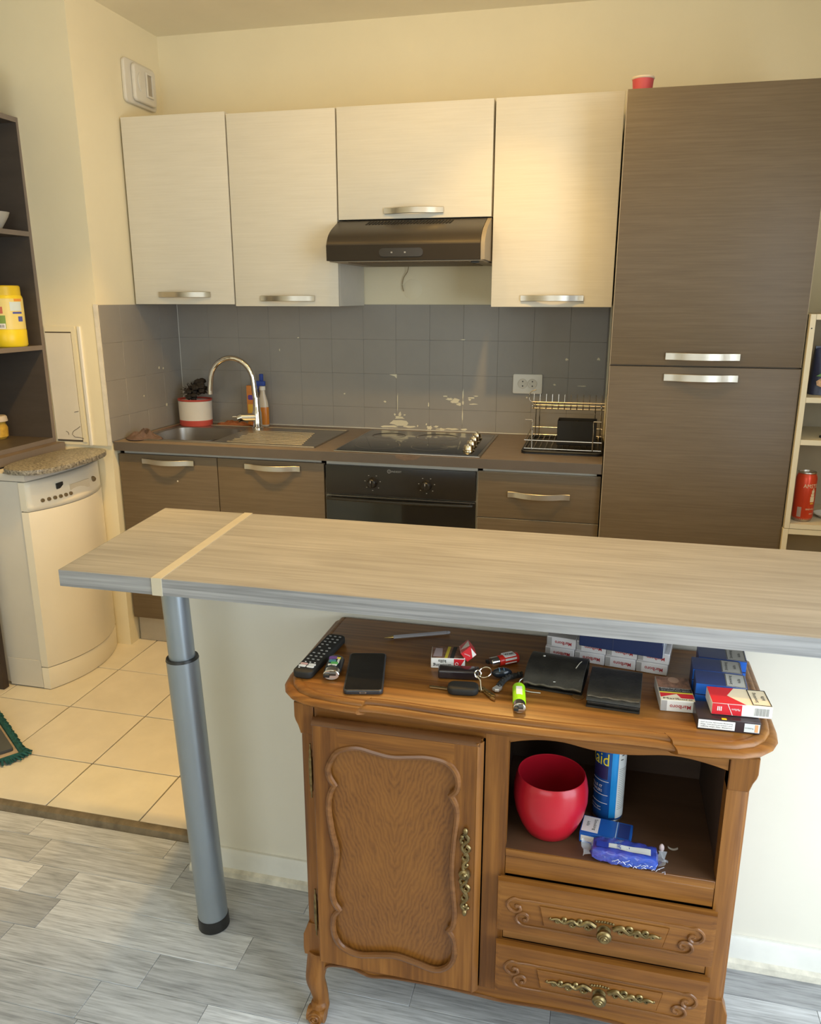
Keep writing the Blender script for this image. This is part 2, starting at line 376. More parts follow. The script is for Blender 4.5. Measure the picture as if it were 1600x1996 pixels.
# painted splashback tiles on the back wall and the niche wall
ZJ = [0.903, 0.997, 1.147, 1.296, 1.445]
XJ = [0.003, 0.156, 0.306, 0.456, 0.606, 0.755, 0.903, 1.052, 1.203, 1.351, 1.500, 1.650, 1.800, 1.950]
part('splashback_bed', MB().box(0.0, 1.955, -0.0034, 0.0, 0.90, 1.443), BSGAP, wall_back)
for a, b in zip(XJ, XJ[1:]):
    for c, d in zip(ZJ, ZJ[1:]):
        o = part('tile', MB().box(a+.0003, b-.0003, -0.0042+random.uniform(-.0004, .0004), -0.001, c+.0003, d-.0003, 0.0006, 1), BSPL, wall_back)
part('splashback_bed', MB().box(0.0, 0.0034, -0.602, -0.003, 0.90, 1.443), BSGAP, wall_niche)
YJ = [-0.602, -0.463, -0.313, -0.163, -0.006]
for a, b in zip(YJ, YJ[1:]):
    for c, d in zip(ZJ, ZJ[1:]):
        part('tile', MB().box(0.001, 0.0042+random.uniform(-.0004, .0004), a+.0003, b-.0003, c+.0003, d-.0003, 0.0006, 1), BSPL, wall_niche)
part('silicone_bead', MB().box(0.0, 1.955, -0.012, -0.004, 0.9012, 0.9045, 0.001, 1), SILIC, wall_back)
part('corner_bead', MB().box(0.0042, 0.006, -0.006, -0.0044, 0.91, 1.443), SILIC, wall_back)
# flaked paint behind the hob: bare cream glaze showing
def chip(cx, cz, rx, rz, n=11, seed=0, wall=wall_back):
    rg = random.Random(seed); pts = []
    for k in range(n):
        a = 2*PI*k/n; q = rg.uniform(0.45, 1.1); pts.append((cx+rx*q*math.cos(a), cz+rz*q*math.sin(a)))
    part('paint_chip', MB().prism(pts, -0.0050, -0.0040, 'y'), CHIP, wall, smooth=False)
for k, (a, b, c, d) in enumerate([(1.062, 0.932, .046, .018), (1.02, 0.913, .05, .007), (1.11, 0.916, .03, .007), (1.064, 0.955, .03, .008), (1.07, 0.972, .008, .016), (1.045, 0.968, .005, .005), (1.09, 0.968, .006, .004),
                                  (1.205, 0.914, .02, .013), (1.235, 0.921, .013, .006), (1.26, 0.91, .03, .006), (1.31, 0.912, .034, .006), (1.36, 0.912, .02, .005), (1.19, 0.93, .004, .006), (1.15, 0.92, .005, .005),
                                  (1.32, 1.036, .026, .013), (1.295, 1.045, .02, .006), (1.275, 1.056, .014, .004), (1.335, 1.022, .012, .009), (1.39, 1.052, .02, .005), (1.41, 1.06, .012, .003), (1.4, 1.025, .02, .003), (1.385, 1.045, .008, .008),
                                  (1.352, 0.98, .0025, .045), (1.353, 1.06, .003, .035), (1.353, 1.03, .005, .012), (1.058, 1.02, .002, .05), (1.0, 1.025, .007, .006), (0.81, 1.055, .005, .004), (0.505, 1.245, .003, .008),
                                  (0.597, 1.30, .006, .003), (1.79, 1.225, .008, .006), (1.92, 1.228, .01, .007), (1.745, 1.118, .008, .004), (1.86, 1.115, .02, .002), (1.2, 1.015, .003, .012), (1.35, 1.3, .012, .002), (1.63, 1.06, .004, .004)]):
    chip(a, c and b, c, d, seed=k)
part('paint_chip', MB().prism([(1.02, 1.145), (1.055, 1.147), (1.055, 1.128), (1.045, 1.138)], -0.0050, -0.0040, 'y'), CHIP, wall_back)
for yy, zz, s in ((-0.20, 1.17, .006), (-0.165, 1.165, .005), (-0.34, 1.06, .004), (-0.16, 1.0, .007)):
    part('paint_chip', MB().prism([(yy-s, zz-s*.5), (yy+s*.6, zz-s), (yy+s, zz+s*.7), (yy-s*.3, zz+s)], 0.0040, 0.0050, 'x'), CHIP, wall_niche)
# thin white edge strip where the splashback ends, and the cable trunking on the niche front
structure('trim_2', MB().prism([(-0.602, .886), (-.6085, .886), (-0.6165, 1.447), (-0.607, 1.447)], -0.012, 0.0048, 'x'), mat('edge_paint', (0.72, 0.67, 0.57), 0.6, var=0.08, vscale=30))
structure('trim_3', MB().prism([(-0.6035, .885), (-.613, .885), (-0.6185, 1.362), (-0.609, 1.362)], -0.094, -0.081, 'x', 0.0015, 1), WHITE)

# ------------------------------------------------------------------ fitted kitchen along the back wall
def bow_handle(parent, x0, x1, zc, yf, h=0.022, bow=0.026, name='handle', m=None, sag=0.0):
    """flat strap handle bowing away from a front at y = yf (world)"""
    t = MB(); n = 14; w = x1-x0
    def prof(u):
        e = min(1, max(0, (u-0.12)/0.76)); return 0.006+bow*(math.sin(PI*e)**0.8 if 0 < e < 1 else 0)
    outer = [(x0+w*i/n, yf-prof(i/n)-0.004) for i in range(n+1)]
    inner = [(x0+w*i/n, yf-prof(i/n)+0.001) for i in range(n+1)]
    t.prism(outer+inner[::-1], zc-h/2, zc+h/2, 'z', 0.0012, 1)
    for xx in (x0+0.012, x1-0.024): t.box(xx, xx+0.012, yf-0.008, yf+0.0005, zc-h/2+.003, zc+h/2-.003)
    return part(name, t, m or HSTEEL, parent, world=True)
YU, YB, YT = -0.350, -0.572, -0.604
def wall_cab(label, x0, x1, z0, z1, hx0, hx1, hz):
    t = thing('wall_cabinet', label, 'cabinet', ((x0+x1)/2, 0, z0), group='white wall cabinets')
    part('carcass', MB().box(x0+.0015, x1-.0015, YU+.020, -0.004, z0+.001, z1-.001, .0008, 1), CARC, t, True)
    d = part('door', MB().box(x0+.002, x1-.002, YU, YU+.0185, z0, z1, .0012, 2), DOORW, t, True)
    bow_handle(d, hx0, hx1, hz, YU)
    return t
wall_cab('white wood-grain wall cabinet in the corner, below the wall vent', 0.009, 0.4635, 1.4465, 2.166, 0.126, 0.359, 1.485)
wall_cab('white wood-grain wall cabinet left of the cooker hood, above the tap', 0.4655, 0.9115, 1.4395, 2.157, 0.582, 0.811, 1.470)
wall_cab('short white wall cabinet above the cooker hood', 0.9135, 1.5090, 1.762, 2.158, 1.100, 1.329, 1.789)
wall_cab('white wall cabinet beside the tall brown cupboard, above the dish rack', 1.5125, 1.9600, 1.4395, 2.158, 1.626, 1.856, 1.471)

# cooker hood
hood = thing('cooker_hood', 'dark brown curved cooker hood under the short white cabinet', 'hood', (1.21, -0.25, 1.605))
hp = [(-0.012, 1.604), (-0.012, 1.757), (-0.352, 1.757)]
def hcurve(t): u = 1-t; return (-.352*u**3-.412*3*u*u*t-.488*3*u*t*t-.5005*t**3, 1.757*u**3+1.7285*3*u*u*t+1.712*3*u*t*t+1.661*t**3)
hp += [hcurve(k/10) for k in [1, 2, 3, 4, 5, 6, 7, 8, 9]]
hp += [(-0.503, 1.660), (-0.500, 1.6045)]
part('canopy', MB().prism(hp, 0.9165, 1.492, 'x'), HOODB, hood, True)
part('front_band', MB().prism([(-.5005, 1.6045), (-.5025, 1.6045), (-.5045, 1.659), (-.5005, 1.659)], .9165, 1.4918, 'x'), mat('dark_hood_band', (0.030, 0.022, 0.013), 0.5, spec=0.25), hood, True)
ep = [(y, z) for y, z in hp]
part('end_cap', MB().prism([(y+(0.004 if y < -.05 else 0), z) for y, z in ep], 1.4925, 1.5085, 'x', 0.001, 1), HOODE, hood, True)
part('filter_grille', MB().box(0.985, 1.44, -0.455, -0.08, 1.5985, 1.6035, .001, 1), mat('greasy_mesh', (0.16, 0.12, 0.07), 0.6, 0.4, var=0.4, vscale=140), hood, True)
part('underside_rim', MB().box(0.925, 1.50, -0.495, -0.02, 1.6005, 1.6038, .001, 1), HOODE, hood, True)
for k in range(27):
    x = 1.045+k*0.0123; (ya, za) = hcurve(.06); (yb, zb) = hcurve(.24)
    o = Vector((0, 0.25, 0.9)).normalized()*0.0; up = Vector((0, -0.65, 1)).normalized()*0.0010
    t = MB(); bm = bmesh.new()
    c = [Vector((x, ya, za)), Vector((x+.006, ya, za)), Vector((x-.002, yb, zb)), Vector((x-.008, yb, zb))]
    lo = [bm.verts.new(p-up*1.5) for p in c]; hi = [bm.verts.new(p+up*1.6) for p in c]
    bm.faces.new(hi); bm.faces.new(lo[::-1])
    for q in range(4): bm.faces.new((lo[q], lo[(q+1) % 4], hi[(q+1) % 4], hi[q]))
    bmesh.ops.recalc_face_normals(bm, faces=bm.faces[:]); t._add(bm)
    part('vent_slot', t, BLKM, hood, True)
ctl = part('control_strip', MB().prism(rrect(1.12, 1.285, 1.617, 1.647, .014), -0.5062, -0.5030, 'y'), mat('dark_gloss', (0.035, 0.028, 0.02), 0.25), hood, True)
for x in (1.165, 1.215): part('slider_knob', MB().box(x, x+.006, -0.5085, -0.5062, 1.629, 1.634), GREYP, ctl, True)
for x in (1.455,): part('lamp_clip', MB().box(x, x+.03, -0.48, -0.455, 1.594, 1.6005, .002), BLK, hood, True)
# flex hanging from the hood and the painted-over blanking disc on the wall
cb = part('hanging_flex', MB().tube(catmull([(1.115, -0.03, 1.602), (1.105, -0.012, 1.58), (1.088, -0.009, 1.555), (1.082, -0.009, 1.525), (1.088, -0.009, 1.50)], 5), 0.0016, 6), mat('tan_flex', (0.30, 0.22, 0.11), 0.6))
tag(cb, 'thin tan cable hanging on the wall below the cooker hood', 'cable')
structure('trim_4', MB().lathe([(0.0, 0.0012), (0.040, 0.0012), (0.0425, 0)], 32, Matrix.Translation((1.125, -0.0001, 1.508)) @ Matrix.Rotation(PI/2, 4, 'X')), PAINT)

# tall cupboard
tall = thing('tall_cupboard', 'tall taupe wood-grain cupboard with two doors, right of the worktop', 'cupboard', (2.264, -0.3, 0))
part('carcass', MB().box(1.9635, 2.569, -0.584, -0.004, 0.10, 2.103, .001, 1), DOORB, tall, True)
part('side_edge', MB().box(1.9630, 1.9648, -0.586, -0.5835, 0.10, 2.1035), EDGE, tall, True)
part('plinth', MB().box(1.9660, 2.566, -0.54, -0.52, 0.001, 0.10), BROWNW, tall, True)
d1 = part('door', MB().box(1.9650, 2.5660, YT, YT+.0185, 1.2525, 2.1045, .0012), DOORB, tall, True)
d2 = part('door', MB().box(1.9650, 2.5690, YT, YT+.0185, 0.115, 1.2475, .0012), DOORB, tall, True)
part('edge_band', MB().box(1.9642, 1.9650, YT+.0005, YT+.018, 1.2525, 2.1045), EDGE, d1, True)
part('edge_band', MB().box(1.9642, 1.9650, YT+.0005, YT+.018, 0.115, 1.2475), EDGE, d2, True)
part('edge_band', MB().box(2.5660, 2.5670, YT+.0005, YT+.018, 1.2525, 2.1045), EDGE, d1, True)
bow_handle(d1, 2.143, 2.377, 1.283, YT, 0.024, 0.020); bow_handle(d2, 2.143, 2.377, 1.213, YT, 0.024, 0.020)
cup = thing('paper_cup', 'pink red tub with a white rim on top of the tall cupboard', 'tub', (2.012, -0.46, 2.1045))
part('wall', MB().lathe([(0, 0), (0.029, 0), (0.034, 0.058), (0.0325, 0.058), (0.028, 0.003), (0, 0.003)], 28), mat('pink_red_card', (0.62, 0.09, 0.10), 0.5), cup)
part('rim', MB().lathe([(0.0345, 0.057), (0.0365, 0.0595), (0.036, 0.064), (0.0335, 0.064), (0.0328, 0.0585)], 28), mat('white_rim', (0.78, 0.64, 0.48), 0.5), cup)
hc = MB().tube([(-.011, 0, .004), (-.004, 0, .010), (.004, 0, .010), (.011, 0, .004)], .005, 8)
for s in (-1, 1): hc.tube([(s*.008, 0, .008), (s*.010, 0, .017), (s*.0115, 0, .021)], [.004, .003, .0015], 6)
hc.tube([(-.010, 0, .002), (.010, 0, .002)], .003, 6)
o = part('hair_clip', hc, mat('dark_brown_plastic', (0.06, 0.035, 0.02), 0.5)); o.location = (2.092, -0.46, 2.1053)
tag(o, 'tiny dark brown clip lying on the tall cupboard beside the tub', 'clip')

# base units
def base_carc(t, x0, x1):
    part('carcass', MB().box(x0+.001, x0+.017, YB+.020, -0.02, 0.12, 0.8615).box(x1-.017, x1-.001, YB+.020, -0.02, 0.12, 0.8615).box(x0+.001, x1-.001, YB+.020, -0.02, 0.12, 0.136).box(x0+.001, x1-.001, -.026, -0.02, 0.12, 0.8615).box(x0+.001, x1-.001, YB+.020, YB+.036, 0.79, 0.8615), CARC, t, True)
    part('plinth', MB().box(x0+.001, x1-.001, -0.535, -0.519, 0.0015, 0.118), mat('dull_cream_plinth', (0.46, 0.40, 0.31), 0.5, var=0.1), t, True)
sinkc = thing('sink_base_cabinet', 'taupe two-door base cabinet under the sink', 'cabinet', (0.458, -0.28, 0), group='taupe base cabinets')
base_carc(sinkc, 0.008, 0.909)
for a, b, h0, h1 in ((0.010, 0.4525, .121, .354), (0.4560, 0.9075, .577, .812)):
    d = part('door', MB().box(a, b, YB, YB+.0185, 0.122, 0.8495, .0012), DOORB, sinkc, True)
    bow_handle(d, h0, h1, 0.8235, YB)
part('paint_fleck', MB().ball((0.272, YB-.0005, 0.745), .004, (1, .3, 1), 1), CREAM, sinkc, True)
drw = thing('drawer_base_cabinet', 'taupe base cabinet with wide drawers between oven and tall cupboard', 'cabinet', (1.736, -0.28, 0), group='taupe base cabinets')
base_carc(drw, 1.5125, 1.9605)
for z0, z1 in ((0.676, 0.8495), (0.500, 0.6725), (0.312, 0.4965), (0.122, 0.3085)):
    d = part('drawer', MB().box(1.5145, 1.9590, YB, YB+.0185, z0, z1, .0012), DOORB, drw, True)
    part('edge_band', MB().box(1.5150, 1.9585, YB+.0006, YB+.018, z1-.0006, z1+.0004), EDGE, d, True)
    part('edge_band', MB().box(1.5137, 1.5146, YB+.0006, YB+.018, z0, z1), EDGE, d, True)
    bow_handle(d, 1.627, 1.853, z1-.080, YB, sag=0)
oven = thing('built_in_oven', 'black built-in oven with two round knobs below the hob', 'oven', (1.211, -0.28, 0.12))
part('housing', MB().box(0.9125, 1.5095, YB+.020, -0.02, 0.12, 0.8615), CARC, oven, True)
part('plinth', MB().box(0.9125, 1.5095, -0.535, -0.519, 0.0015, 0.118), mat('dull_cream_plinth', (0.46, 0.40, 0.31)), oven, True)
pn = part('control_panel', MB().box(0.9155, 1.5065, YB-.003, YB+.0185, 0.7325, 0.8465, .002), OVENB, oven, True)
od = part('door', MB().box(0.9155, 1.5065, YB-.003, YB+.0185, 0.150, 0.7265, .002), BLKGL, oven, True)
part('door_handle', MB().tube(catmull([(0.935, YB-.004, .716), (0.95, YB-.020, .717), (1.21, YB-.030, .717), (1.47, YB-.020, .717), (1.487, YB-.004, .716)], 6), .006, 8), BLK, od, True)
part('door_top_edge', MB().box(0.918, 1.504, YB-.0035, YB+.015, 0.7260, 0.7275), STEEL, od, True)
for kx in (1.106, 1.319):
    kk = part('knob', MB().lathe([(0, 0.026), (.013, .026), (.0165, .023), (.018, .004), (.021, .0), (0, 0)], 24, Matrix.Translation((kx, YB-.003, .785)) @ Matrix.Rotation(PI/2, 4, 'X')).box(kx-.003, kx+.003, YB-.034, YB-.028, .772, .799, .001), OVENB, pn, True)
    part('knob_mark', MB().box(kx-.0015, kx+.0015, YB-.0346, YB-.0340, .789, .799), GREYP, kk, True)
    for q in range(7):
        a = math.radians(60-q*50); part('dial_mark', MB().box(kx+.031*math.cos(a)-.0022, kx+.031*math.cos(a)+.0022, YB-.0036, YB-.0029, .785+.031*math.sin(a)-.0012, .785+.031*math.sin(a)+.0012), GREYP, pn, True)
ob = oven.location
text(oven, 'INDESIT', (1.201-ob[0], YB-.003-ob[1], .832-ob[2]), (1, 0, 0), (0, 0, 1), .0095, GREYP, .040)
part('logo_ring', MB().tube([(1.172+.0065*math.cos(a), YB-.0035, .832+.0065*math.sin(a)) for a in [2*PI*k/16 for k in range(16)]], .0009, 5, closed=True, up=(0, 1, 0)).box(1.1712, 1.1728, YB-.0038, YB-.003, .829, .835), GREYP, pn, True)

# worktop with the sink cut-out
wt = MB(); Z0, Z1 = 0.8648, 0.9012
BX0, BX1, BY0, BY1 = 0.075, 0.405, -0.50, -0.185
for a in ((0.006, BX0, -.592, -.0125), (BX1, 1.9600, -.592, -.0125), (BX0, BX1, -.592, BY0), (BX0, BX1, BY1, -.0125)): wt.box(a[0], a[1], a[2], a[3], Z0, Z1)
wk = part('worktop', wt, WTOP); tag(wk, 'continuous dark taupe kitchen worktop carrying sink and hob', 'worktop')
part('front_edge', MB().box(0.006, 1.9600, -.5932, -.5921, Z0+.0006, Z1-.0006), mat('taupe_edge_band', (0.115, 0.092, 0.072), 0.45, var=0.08), wk)
part('worn_patch', MB().prism([(1.20, .9008), (1.26, .9009), (1.30, .9006), (1.285, .887), (1.24, .880), (1.205, .889)], -.5940, -.5930, 'y'), mat('bare_chipboard', (0.16, 0.105, 0.07), 0.7, var=0.2, vscale=60), wk)
sink = thing('kitchen_sink', 'stainless steel inset sink with bowl left and drainer right', 'sink', (0.45, -0.32, 0.9016))
sm = MB()
sm.box(0.045, BX0, -.540, -.105, .9016, .9042).box(BX1, 0.860, -.540, -.105, .9016, .9042).box(BX0, BX1, -.540, BY0, .9016, .9042).box(BX0, BX1, BY1, -.105, .9016, .9042)
part('drainer', sm, STEEL, sink, True)
def bowl(u, v):
    a = 2*PI*u; r = 1-0.0*v
    cxx, cyy = (BX0+BX1)/2, (BY0+BY1)/2; k = 2/5
    ca, sa = math.cos(a), math.sin(a); q = (abs(ca)**5+abs(sa)**5)**(-1/5)
    dep = 0 if v < .02 else 0.155*min(1, (v/.5))**0.8; sh = 1-0.06*min(1, v/.5)-(max(0, v-.5)*1.87)
    return Vector((cxx+.1635*q*ca*sh, cyy+.156*q*sa*sh, .9036-dep))
part('bowl', MB().grid(bowl, 40, 12), STEEL, sink, True)
rimt = MB().tube([(.05, -.536, .9045), (.856, -.536, .9045), (.856, -.109, .9045), (.05, -.109, .9045)], .003, 6, closed=True)
part('rolled_rim', rimt, STEEL, sink, True)
for k in range(9):
    y = -.49+k*.034
    part('drain_ridge', MB().tube([(.462+.01*(k % 2), y, .9042), (.79-.006*k, y, .9042)], .0032, 6), STEEL, sink, True)
# mixer tap
tap = thing('mixer_tap', 'chrome swan-neck mixer tap behind the sink', 'tap', (0.445, -0.15, 0.9043))
part('base', MB().lathe([(0, 0), (.026, 0), (.026, .006), (.0215, .009), (.0205, .075), (.0175, .082), (.0145, .14), (0, .14)], 24), CHROME, tap)
ap = [(-.003, 0, .13)]+[(-.006, 0, .16), (-.008, 0, .19)]
ap += [(-.113+.104*math.cos(a), 0, .205+.106*math.sin(a)) for a in [PI*k/14 for k in range(15)]]+[(-.221, -.002, .175), (-.2215, -.002, .160)]
part('spout', MB().tube(ap, .0125, 14, up=(0, 1, 0)), CHROME, tap)
part('nozzle', MB().cyl((-.2215, -.002, .162), (-.2215, -.002, .148), .0135, n=20), CHROME, tap)
lv = part('mixer_body', MB().cyl((-.004, -.004, .052), (-.062, -.030, .052), .0185, n=20), CHROME, tap)
part('lever', MB().cyl((-.058, -.028, .054), (-.078, -.036, .046), .020, .017, n=20).tube([(-.07, -.033, .055), (-.098, -.046, .056)], [.005, .0035], 8), CHROME, lv)

# hob
hob = thing('ceramic_hob', 'black ceramic hob with steel frame and four knobs', 'hob', (1.235, -0.34, 0.9014))
part('frame', MB().box(.952, 1.520, -.582, -.072, .9014, .9062, .002), STEEL, hob, True)
gl = part('glass', MB().box(.962, 1.510, -.572, -.082, .9055, .9085, .001), BLKGL, hob, True)
RING = mat('faint_grey_ring', (0.16, 0.15, 0.14), 0.4)
for cx_, cy_, rr in ((1.09, -.44, .088), (1.30, -.44, .072), (1.075, -.215, .07), (1.285, -.215, .088)):
    part('cooking_zone', MB().tube([(cx_+rr*math.cos(a), cy_+rr*math.sin(a), .9086) for a in [2*PI*k/48 for k in range(48)]], .0011, 6, closed=True, flat=.25), RING, gl, True)
for ky, kx in ((-.490, 1.463), (-.392, 1.458), (-.297, 1.453), (-.205, 1.449)):
    kn = part('knob', MB().lathe([(0, 0), (.023, 0), (.023, .004), (.0195, .007), (.0185, .020), (.0165, .023), (0, .023)], 24, Matrix.Translation((kx, ky, .9087))).box(kx-.004, kx+.004, ky-.017, ky+.017, .930, .936, .0015), mat('polished_steel_knob', (0.80, 0.70, 0.52), 0.18, 1.0), hob, True)

# double socket
so = thing('double_wall_socket', 'white double wall socket on the grey splashback', 'socket', (1.632, -0.0046, 1.119))
part('plate', MB().prism(rrect(-.062, .062, -.041, .041, .006), -.009, 0, 'y', .002), WHITE, so)
for s in (-1, 1):
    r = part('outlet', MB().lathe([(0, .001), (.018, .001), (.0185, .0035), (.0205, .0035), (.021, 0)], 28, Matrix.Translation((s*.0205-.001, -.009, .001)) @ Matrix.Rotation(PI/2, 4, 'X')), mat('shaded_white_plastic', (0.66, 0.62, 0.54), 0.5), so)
    for z in (-.0085, .0105): part('pin_hole', MB().cyl((s*.0205, -.0112, z), (s*.0205, -.0096, z), .0028, n=12), INK, r)
    part('earth_pin', MB().cyl((s*.010, -.0135, .001), (s*.010, -.0098, .001), .002, n=10), STEEL, r)

# dish rack
rack = thing('dish_rack', 'two-tier chrome wire dish rack on a black drip tray', 'dish rack', (1.80, -0.26, 0.9014))
WIRE = mat('chrome_wire', (0.56, 0.51, 0.43), 0.22, 1.0)
X0, X1, Y0, Y1 = 1.668, 1.952, -.432, -.10
tr = part('drip_tray', MB().prism(rrect(1.657, 1.958, -.452, -.09, .02), .9014, .9064, 'z').tube([(p[0], p[1], .910) for p in rrect(1.660, 1.955, -.449, -.093, .02)], .0045, 6, closed=True), BLK, rack, True)
def wire(n, pts, r=.0021, sub=True): return part(n, MB().tube(pts, r, 7), WIRE, rack, True)
part('lower_rail', MB().tube([(X0, Y0, .9185), (X1, Y0, .9185), (X1, Y1, .9185), (X0, Y1, .9185)], .0024, 7, closed=True), WIRE, rack, True)
part('middle_rail', MB().tube([(X0, Y0, .950), (X1, Y0, .950), (X1, Y1, .950), (X0, Y1, .950)], .0024, 7, closed=True), WIRE, rack, True)
for k in range(13):
    x = X0+.012+k*(X1-X0-.024)/12
    wire('base_wire', [(x, Y0, .9185), (x, Y1, .9185)], .0016)
for x, s in ((1.695, -1), (1.921, 1)):
    for y in (Y0, Y1): wire('upright', catmull([(x, y, .9165), (x, y, 1.020), (x, y, 1.0275), (x+s*.008, y, 1.028), (x+s*.027, y, 1.028)], 3), .0024)
for x in (1.680, 1.944):
    wire('upper_support', catmull([(x, Y1, 1.028), (x, Y1+.0, 1.055), (x, -.20, 1.062), (x, -.28, 1.062)], 4), .0024)
    wire('side_post', [(x, Y1, .92), (x, Y1, 1.06)], .0024)
for z, y in ((1.074, -.255), (1.048, -.245), (1.052, -.17)): wire('upper_rail', [(1.676, y, z), (1.9560, y, z)], .0024)
for k in range(12):
    x = 1.682+k*.0240
    wire('plate_prong', catmull([(x, -.17, 1.052), (x, -.24, 1.046), (x, -.253, 1.062), (x, -.250, 1.106)], 4), .0018)
wire('corner_hook', catmull([(1.676, -.255, 1.074), (1.664, -.255, 1.085), (1.668, -.255, 1.112), (1.69, -.255, 1.122)], 4), .0021)
bx = thing('cutlery_box', 'matt black plastic box standing in the dish rack', 'box', (1.857, -.295, .9207))
t = MB().prism([(-.074, -.045), (.074, -.045), (.074, .045), (-.074, .045)], 0, .003, 'z')
for a in ((-.074, .074, -.045, -.041), (-.074, .074, .041, .045), (-.074, -.070, -.041, .041), (.070, .074, -.041, .041)): t.box(a[0], a[1], a[2], a[3], 0, .094, .0008, 1)
part('shell', t, BLKM, bx); part('divider', MB().box(-.0015, .0015, -.0405, .0405, .003, .088), BLKM, bx)

# things by the sink
crock = thing('scrubber_tub', 'white tub with red rim and base in the sink corner', 'tub', (0.120, -0.108, 0.9046))
RB = mat('dull_red_plastic', (0.50, 0.075, 0.055), 0.45)
part('wall', MB().lathe([(0, .024), (.0765, .024), (.0785, .112), (.0755, .112), (.0735, .027), (0, .027)], 36, sy=.85), mat('off_white_plastic', (0.66, 0.62, 0.55), 0.45), crock)
part('base_band', MB().lathe([(0, 0), (.074, 0), (.0765, .004), (.0773, .025), (.076, .026), (0, .0255)], 36, sy=.85), RB, crock)
part('rim_band', MB().lathe([(.0788, .1125), (.0800, .114), (.0805, .121), (.0765, .121), (.0760, .1125)], 36, sy=.85), RB, crock)
sc = MB(); rg = random.Random(4)
for k in range(46):
    a = rg.uniform(0, 2*PI); r = .052*math.sqrt(rg.random()); h = .135+rg.uniform(0, .05)+.02*math.cos(a-0.5)
    sc.ball((r*math.cos(a)+.008, r*math.sin(a)*.8, h), rg.uniform(.012, .019), (1, 1, .8), 1)
for k in range(120):
    a = rg.uniform(0, 2*PI); q = rg.uniform(-.2, 1.3); d = Vector((math.cos(a)*math.cos(q), math.sin(a)*math.cos(q)*.8, math.sin(q)))
    c = Vector((.008, 0, .150)); p0 = c+Vector((d.x*.060, d.y*.055, d.z*.040)); p1 = p0+d*rg.uniform(.004, .014)+Vector((rg.uniform(-.01, .01), 0, rg.uniform(-.008, .006)))
    sc.tube([p0*0.9+c*.1, p0, p1], .0012, 4)
o = part('dark_scourer', sc, mat('tangled_dark_scourer', (0.028, 0.020, 0.013), 0.8, var=0.5, vscale=80)); o.location = (0.122, -0.108, 0.9046+.0)
tag(o, 'bushy dark brown scourer heaped in the white and red tub', 'scourer')
def cloth(name, label, cat, loc, rx, ry, h, m, seed, rz=0.0):
    rg = random.Random(seed); ph = [rg.uniform(0, 6) for _ in range(8)]
    def f(u, v):
        a = 2*PI*u; r = v
        k = 1+.18*math.sin(3*a+ph[0])+.10*math.sin(5*a+ph[1])
        x, y = rx*r*k*math.cos(a), ry*r*k*math.sin(a)
        z = h*max(0, (1-r**2.2))*(.6+.4*math.sin(9*r+4*a+ph[2])*math.cos(3*a+ph[3]))+.10*h*math.sin(16*r+ph[4]+7*a)*(r > .05)*(1-r)
        return Vector((x, y, max(.0004, z)+.0006))
    o = part(name, MB().grid(f, 44, 12), m); o.location = loc; o.rotation_euler = (0, 0, rz)
    md = o.modifiers.new('thick', 'SOLIDIFY'); md.thickness = .0015; md.offset = 1
    tag(o, label, cat); return o
cloth('dish_cloth', 'crumpled dusky brown dish cloth at the left end of the worktop', 'cloth', (0.088, -0.500, 0.9045), .078, .056, .040, mat('dusky_brown_cloth', (0.115, 0.075, 0.062), 0.9, var=0.25, vscale=50), 3)
cloth('sponge_cloth', 'thin orange brown cloth lying between tub and tap', 'cloth', (0.285, -0.075, 0.9045), .085, .030, .022, mat('orange_brown_cloth', (0.28, 0.095, 0.035), 0.9, var=0.2, vscale=50), 8)
pb = thing('soap_pouch', 'orange soap pack standing behind the tap', 'soap pack', (0.380, -0.055, 0.9016), rz=.1)
part('pack', MB().prism([(-.020, -.012), (.020, -.012), (.022, .0), (.020, .012), (-.020, .012), (-.022, 0)], 0, .185, 'z', .003), mat('orange_pack', (0.58, 0.20, 0.03), 0.4, var=.15, vscale=20), pb)
part('print_patch', MB().prism(rrect(-.014, .010, .120, .142, .006), -.0128, -.0121, 'y'), mat('violet_print', (0.12, 0.05, 0.30), 0.5), pb)
part('print_patch', MB().prism(rrect(-.016, .012, .05, .10, .004), -.0128, -.0121, 'y'), mat('yellow_print', (0.75, 0.45, 0.05), 0.5), pb)
sb = thing('spray_bottle', 'clear bottle of orange liquid with a blue trigger head', 'bottle', (0.434, -0.055, 0.9016))
part('bottle', MB().lathe([(0, 0), (.023, 0), (.026, .006), (.026, .085), (.022, .115), (.012, .150), (.011, .165), (0, .165)], 24, sy=.7), mat('pale_clear_plastic', (0.62, 0.55, 0.45), 0.25), sb)
part('liquid_label', MB().lathe([(.0266, .008), (.0268, .084), (.0262, .088)], 24, sy=.72), mat('orange_liquid', (0.55, 0.20, 0.03), 0.2), sb)
part('neck_ring', MB().lathe([(0, .165), (.0135, .165), (.0135, .182), (0, .184)], 20), WHITE, sb)
part('trigger', MB().box(-.034, .014, -.008, .008, .184, .206, .004).tube([(-.016, 0, .188), (-.024, 0, .170), (-.020, 0, .155)], .004, 6).box(-.012, .006, -.006, .006, .206, .238, .004), mat('blue_plastic', (0.03, 0.07, 0.36), 0.4), sb)

